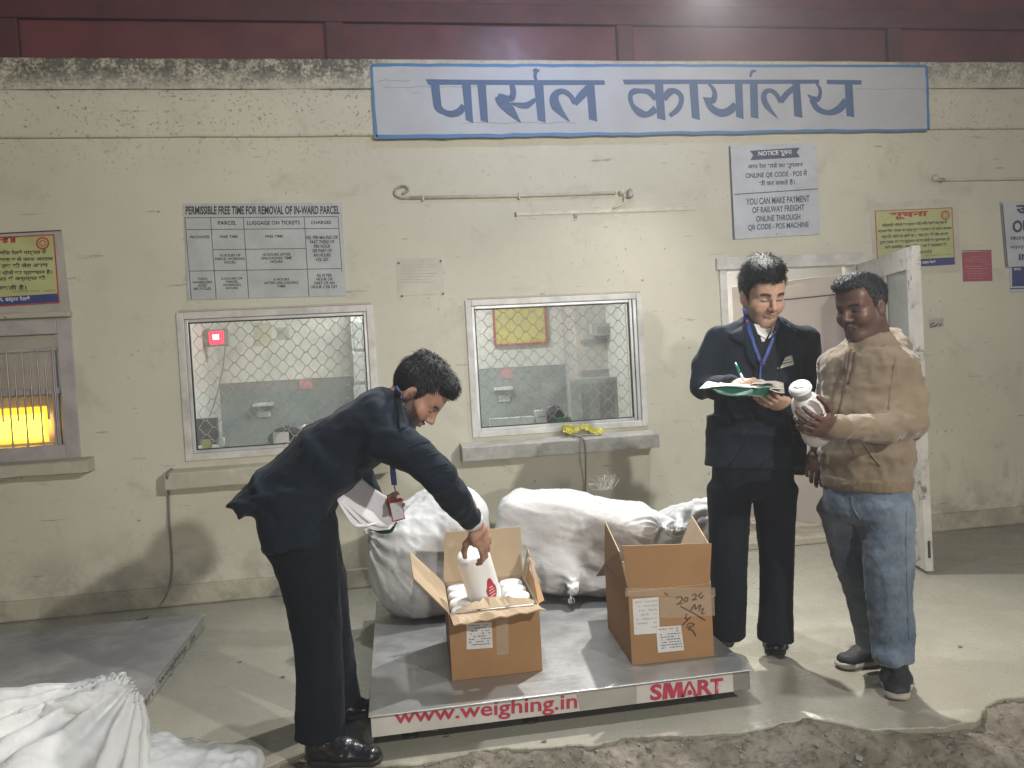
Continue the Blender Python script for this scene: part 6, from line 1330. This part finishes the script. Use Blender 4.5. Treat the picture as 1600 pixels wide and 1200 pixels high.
    line_on(sf, 'badge_print', [(1221, 569), (1229, 567), (1237, 565)], .0022, M['ink_black'], bg_, .0135); line_on(sf, 'badge_print', [(1224, 564), (1234, 561.5)], .0012, M['ink_grey'], bg_, .0135)
    # trousers
    T = Solid(); T.ecap(J(1177, 720, D), J(1175, 762, D), L, (.180, .118), (.178, .115), .05, .4, 2.3)
    for P_, q in (([(1139, 765), (1139, 830), (1138, 880), (1138, 940), (1137, 992)], (.0, .0, -.01, .01, .03)), ([(1210, 765), (1212, 830), (1213, 880), (1212, 945), (1211, 1000)], (.0, -.02, -.03, -.03, -.04))):
        p = [J(*a, D+b) for a, b in zip(P_, q)]; w_ = [(.100, .105), (.090, .096), (.080, .086), (.078, .082), (.082, .086)] if P_[0][0] < 1180 else [(.096, .105), (.080, .096), (.072, .086), (.072, .080), (.077, .084)]
        for i in range(4): T.ecap(p[i], p[i+1], L, w_[i], w_[i+1], .03 if i == 0 else .006, .5 if i < 3 else .1)
    tr = solid_obj('trousers', T, .009, M['navy2'], r, folds(.0045, (9, 9, 2.6), .0015, (28, 28, 28), 2.0), it=2)
    t_ = fl(1130, 1014); h_ = t_+.285*nrm(fl(1136, 985)-t_); shoe(r, h_, t_, .050, M['leather'], M['sole'], laces=M['button'])
    t_ = fl(1212, 1027); h_ = t_+.285*nrm(fl(1211, 985)-t_); shoe(r, h_, t_, .050, M['leather'], M['sole'], laces=M['button'])
    # head, looking down at the board
    fw = nrm(-CF*.92+.15*CR-.36*CU); R = frame(fw, CU*.9-.01*CR-CF*.4); c = J(1191, 460, D-.05); k = 1.10; nk = J(1190, 530, D+.02)
    hd = head(R, c, k, skin, nk, beard=.16, moust=.30, lips=(.30, .13, .11), neck_r=.056)
    # right hand with pen
    w1 = J(1147, 600, D-.245); R1 = frame(nrm(J(1176, 596, D-.34)-w1), nrm(CU*.8-CF*.5)); a1 = hand(R1, w1, -1, [(40, 55, 30), (50, 60, 35), (58, 62, 40), (62, 62, 40)], [(.3, .8, -.55), (-.2, .9, -.3), (-.2, .9, 0)], skin, (0, 0, 0, 0), 1.02, .09)
    w2 = J(1228, 634, D-.215); R2 = frame(nrm(J(1190, 622, D-.30)-w2), nrm(-CU*.75-CF*.5)); a2 = hand(R2, w2, -1, [(8, 20, 14), (10, 22, 16), (14, 24, 18), (18, 26, 18)], [(.7, .6, -.4), (.3, .8, -.5), (0, .9, -.4)], skin, (2, 0, -2, -5), 1.02, .08)
    ib = inner_body([(nk, J(1182, 690, D), .07, .10), (J(1182, 690, D), J(1145, 745, D), .07, .06), (J(1145, 745, D), J(1139, 880, D), .06, .045), (J(1182, 690, D), J(1208, 745, D), .07, .06), (J(1208, 745, D), J(1213, 880, D-.03), .06, .045), (J(1139, 880, D), J(1137, 985, D+.03), .045, .035), (J(1213, 880, D-.03), J(1211, 990, D-.04), .045, .035), (nk, J(1122, 530, D), .05, .04), (J(1122, 530, D), J(1098, 602, D-.03), .035, .03), (J(1098, 602, D-.03), w1, .028, .02), (nk, J(1258, 530, D), .05, .04), (J(1258, 530, D), J(1266, 626, D-.02), .035, .03), (J(1266, 626, D-.02), w2, .028, .02)], skin)
    finish_body(r, [hd, a1, a2, ib]); hv, hf = hair(R, c, k, HL, .014, .016, 1.0, .0065, .008); link('hair', quads_mesh('hair', hv, hf), M['hair'], r)
    # clipboard and pen
    g = empty('clipboard', tuple(J(1160, 612, D-.33)), 'green clipboard with loose papers held by the writing man', 'clipboard')
    dB = D-.36
    A, B = J(1112, 612, dB-.02), J(1202, 608, dB-.02); Cn, Dn = J(1196, 619, dB-.06), J(1128, 617, dB-.06)
    E_, F_ = J(1108, 604, dB+.18), J(1210, 606, dB+.16)
    sheet_stack(g, [(E_, F_, Cn, Dn, -.004, 'board_green', 'board'), (J(1106, 605, dB-.03), J(1205, 602, dB-.03), J(1196, 620, dB-.07), J(1122, 616, dB-.07), -.002, 'board_green', 'board'),
                    (J(1105, 597, dB+.18), J(1206, 599, dB+.16), J(1204, 605, dB-.04), J(1092, 606, dB-.04), .004, 'sheet', 'sheet'), (J(1130, 595, dB+.18), J(1222, 600, dB+.15), J(1224, 609, dB-.03), J(1110, 604, dB-.045), .006, 'sheet_warm', 'sheet'),
                    (J(1172, 595, dB+.17), J(1224, 597, dB+.15), J(1226, 615, dB-.02), J(1176, 604, dB-.05), .003, 'sheet_warm', 'sheet'), (J(1172, 596, dB+.10), J(1208, 598, dB+.10), J(1214, 602, dB-.0), J(1172, 602, dB-.0), .010, 'sheet_warm', 'sheet')])
    p = empty('pen', tuple(J(1160, 598, D-.36)), 'green pen in the writing man\'s hand', 'pen'); a, b = J(1149, 567, D-.33), J(1163, 597, D-.375); MB().tube([a, a+(b-a)*.55], .0052, 10).build('barrel', M['pen_green'], p, True); MB().tube([a+(b-a)*.56, a+(b-a)*.9, b], [.0050, .0045, .001], 10).build('tip', M['label'], p, True)
man_writing()

# ---------------------------------------------------------------- man in the hooded top
def man_hoodie():
    D = 3.06; r = empty('person', tuple(fl(1372, 1075)), 'man in tan hooded top and blue jeans holding a white bottle', 'person'); skin = (.125, .068, .052)
    fwd = nrm(-LAT*.80-DPT*.60); side = nrm(np.cross(UPV, fwd))            # his left side, towards the viewer and right
    if side@DPT > 0: side = -side
    S = Solid()
    S.ecap(J(1356, 565, D), J(1354, 640, D), side, (.182, .126), (.178, .150), .05, .6, 2.2).ecap(J(1354, 640, D), J(1352, 705, D), side, (.178, .150), (.176, .154), .03, .5, 2.2).ecap(J(1352, 705, D), J(1354, 752, D), side, (.178, .154), (.170, .146), .03, .12, 2.2)
    S.ecap(J(1360, 548, D), J(1352, 528, D), side, (.11, .095), (.085, .075), .05, .3)
    S.chain([J(1312, 568, D+.06), J(1358, 545, D), J(1400, 570, D-.05)], [.072, .078, .074], .03)
    # hood lying on the back
    S.ell(J(1388, 545, D+.05), (.085, .08, .05), None, .03).chain([J(1340, 534, D+.05), J(1372, 521, D+.12), J(1396, 524, D+.09), J(1410, 540, D+.0), J(1402, 558, D-.08)], [.024, .032, .033, .032, .024], .012)
    # his left arm (near): elbow bent, forearm level to the left
    S.chain([J(1406, 584, D-.06), J(1424, 625, D-.08), J(1424, 660, D-.10), J(1385, 668, D-.19), J(1340, 667, D-.25), J(1306, 668, D-.285)], [.074, .067, .063, .058, .052, .048], .02)
    # far arm hanging
    S.chain([J(1308, 575, D+.10), J(1296, 640, D+.16), J(1284, 690, D+.14)], [.078, .066, .052], .035)
    jk = solid_obj('hooded_top', S, .0085, M['hoodie'], r, sumf(folds(.008, (7, 7, 4.2), .0022, (24, 24, 24), 6.6), folds(.006, (13, 13, 16), 0, ph=3.1)), it=2); sf = Surf(jk)
    S = Solid(); S.ecap(J(1354, 744, D), J(1354, 762, D), side, (.173, .149), (.168, .144), .01, .1, 2.2); solid_obj('waistband', S, .008, M['hoodie_rib'], r, folds(.003, (40, 40, 2)))
    S = Solid(); S.cap(J(1312, 668, D-.28), J(1297, 668, D-.295), .049, .045, .01); solid_obj('cuff', S, .006, M['hoodie_rib'], r)
    line_on(sf, 'drawstring', [(1326, 548), (1318, 575), (1308, 600), (1296, 640)], .0042, M['cord'], r, .003); line_on(sf, 'drawstring', [(1336, 550), (1334, 575), (1326, 600)], .0042, M['cord'], r, .003)
    line_on(sf, 'zip', [(1330, 546), (1322, 590), (1312, 640), (1304, 655)], .0035, M['cord'], r, .001); line_on(sf, 'pocket_seam', [(1348, 692), (1362, 712), (1376, 728)], .004, M['hoodie_rib'], r, .001)
    line_on(sf, 'seam', [(1400, 556), (1392, 600), (1388, 640)], .003, M['hoodie_rib'], r, .0)
    # jeans
    T = Solid(); T.ecap(J(1354, 755, D), J(1352, 800, D), side, (.165, .140), (.160, .132), .04, .4, 2.2)
    for P_, q, w_ in (([(1384, 790), (1388, 860), (1388, 920), (1394, 980), (1396, 1030)], (-.08, -.09, -.10, -.10, -.10), [(.102, .110), (.094, .100), (.082, .086), (.078, .080), (.075, .078)]),
                      ([(1322, 790), (1338, 860), (1352, 920), (1362, 975), (1366, 1006)], (.08, .10, .12, .14, .15), [(.110, .115), (.098, .104), (.082, .088), (.072, .076), (.070, .074)])):
        p = [J(*a, D+b) for a, b in zip(P_, q)]
        for i in range(4): T.ecap(p[i], p[i+1], side, w_[i], w_[i+1], .03 if i == 0 else .006, .5 if i < 3 else .15)
    T.chain([J(1372, 1026, D-.13), J(1396, 1034, D-.18), J(1422, 1026, D-.12)], [.022, .026, .022], .03)
    jn = solid_obj('jeans', T, .009, M['denim'], r, sumf(folds(.006, (8, 8, 4.0), .0022, (26, 26, 30), 9.3), folds(.004, (16, 16, 22), 0, ph=2.0)), it=2); s2 = Surf(jn)
    line_on(s2, 'seam', [(1417, 790), (1416, 860), (1418, 930), (1420, 1000)], .0028, M['denim'], r, .001); line_on(s2, 'fly_seam', [(1330, 775), (1334, 795), (1344, 812)], .003, M['denim'], r, .001)
    t_ = fl(1404, 1099); h_ = t_+.30*nrm(fl(1397, 1040)-t_); shoe(r, h_, t_, .054, M['sneaker'], M['sole_white'], .10, .032, M['button'], M['gloss'])
    t_ = fl(1308, 1046); h_ = t_+.29*nrm(fl(1376, 1030)-t_); shoe(r, h_, t_, .052, M['sneaker'], M['sole_white'], .10, .032, M['button'], M['gloss'])
    # head
    fw = nrm(-CF*.50-.84*CR-.26*CU); R = frame(fw, CU*.95-.18*CR-CF*.1); c = J(1346, 480, D-.02); k = 1.0; nk = J(1366, 550, D+.02)
    hd = head(R, c, k, skin, nk, beard=.30, moust=.75, lips=(.10, .05, .045), wide=1.06, chubby=1.0, grey=.35, neck_r=.068)
    HL2 = [(-.14, -.070), (-.06, -.065), (-.035, -.030), (-.020, .014), (.004, .014), (.012, -.006), (.022, -.004), (.030, .036), (.045, .060), (.070, .074), (.10, .079), (.14, .09)]
    # hand round the bottle; far hand hanging
    w1 = J(1299, 668, D-.30); R1 = frame(nrm(J(1258, 664, D-.375)-w1), nrm(-CF*.80-CU*.50)); a1 = hand(R1, w1, 1, [(22, 36, 28), (24, 38, 28), (26, 38, 28), (28, 40, 28)], [(.75, .55, -.25), (.45, .8, -.4), (.25, .85, -.5)], skin, (6, 2, -2, -6), 1.10, .08)
    w2 = J(1280, 704, D+.14); R2 = frame(nrm(J(1268, 760, D+.10)-w2), nrm(-LAT*.5-DPT*.8)); a2 = hand(R2, w2, -1, [(20, 30, 20), (24, 32, 22), (28, 34, 24), (32, 34, 24)], [(.5, .8, -.2), (.3, .9, -.2), (0, 1, -.2)], skin, (0, 0, 0, 0), 1.02, .07)
    ib = inner_body([(nk, J(1352, 700, D), .07, .10), (J(1352, 720, D), J(1388, 920, D-.1), .07, .045), (J(1352, 720, D), J(1352, 920, D+.12), .07, .04), (J(1388, 920, D-.1), J(1396, 1020, D-.1), .04, .034), (J(1352, 920, D+.12), J(1366, 1000, D+.15), .036, .032), (nk, J(1409, 575, D-.06), .05, .04), (J(1409, 575, D-.06), J(1424, 655, D-.1), .04, .035), (J(1424, 655, D-.1), w1, .034, .024), (nk, J(1308, 575, D+.1), .05, .04), (J(1308, 575, D+.1), J(1296, 640, D+.16), .035, .03), (J(1296, 640, D+.16), w2, .028, .022)], skin)
    finish_body(r, [hd, a1, a2, ib]); hv, hf = hair(R, c, k, HL2, .0105, .0012, 1.05, .007, .0, (190, 190, 190), 5200, .012); link('hair', quads_mesh('hair', hv, hf), M['hair_grey'], r)
    # bottle in his hand, cap towards the viewer
    base = J(1279, 686, D-.20); top = J(1250, 606, D-.32); q = Vector(nrm(top-base)).to_track_quat('Z', 'Y').to_matrix().to_4x4()
    inv = q.to_3x3().inverted(); vw = inv @ Vector(nrm(CP-(top+base)/2)); ang = math.atan2(vw.y, vw.x)
    sg = 1 if (q.to_3x3() @ Vector((-math.sin(ang), math.cos(ang), 0))).dot(Vector(CR)) > 0 else -1
    def mark(patch): patch([(ang+sg*.2+sg*a, z) for a, z in ((0, .06), (.95, .06), (.95, .125), (.30, .125), (.0, .10))], M['label_pale'], 'sticker')
    bottle('white capped bottle in the hand of the man in the hooded top', Matrix.Translation(Vector(base)) @ q, 36, True, None, mark, float(np.linalg.norm(top-base)/.262))
man_hoodie()

# ------------------------------------------------------------------ litter, and a thin haze added for a lens-flare-like glow
mb = MB(); random.seed(8)
for x, y in ((375, 1034), (268, 1054), (442, 1058), (1190, 952), (1330, 1010), (700, 1150), (850, 1158), (520, 1070), (1500, 1010)):
    p = fl(x, y, .003); n = 7; mb.add([p]+[p+np.array([random.uniform(.5, 1)*.016*math.cos(i*6.28/n), random.uniform(.4, 1)*.010*math.sin(i*6.28/n), random.uniform(0, .004)]) for i in range(n)], [(0, 1+i, 1+(i+1) % n) for i in range(n)])
tag(mb.build('floor_litter', M['dirt']), 'small dry leaf crumbs scattered on the smooth floor', 'litter', kind='stuff')
hz = MB().box(-70, 70, -70, W+3.6, -1.2, 6.2).build('haze'); tag(hz, kind='stuff')
hm = bpy.data.materials.new('added_glow_haze'); hm.use_nodes = True; t = hm.node_tree; t.nodes.remove(t.nodes['Principled BSDF'])
pv = t.nodes.new('ShaderNodeVolumePrincipled'); pv.inputs['Color'].default_value = (.92, .94, 1, 1); pv.inputs['Density'].default_value = .0095; pv.inputs['Anisotropy'].default_value = .2
t.links.new(pv.outputs[0], t.nodes['Material Output'].inputs['Volume']); hz.data.materials.append(hm)
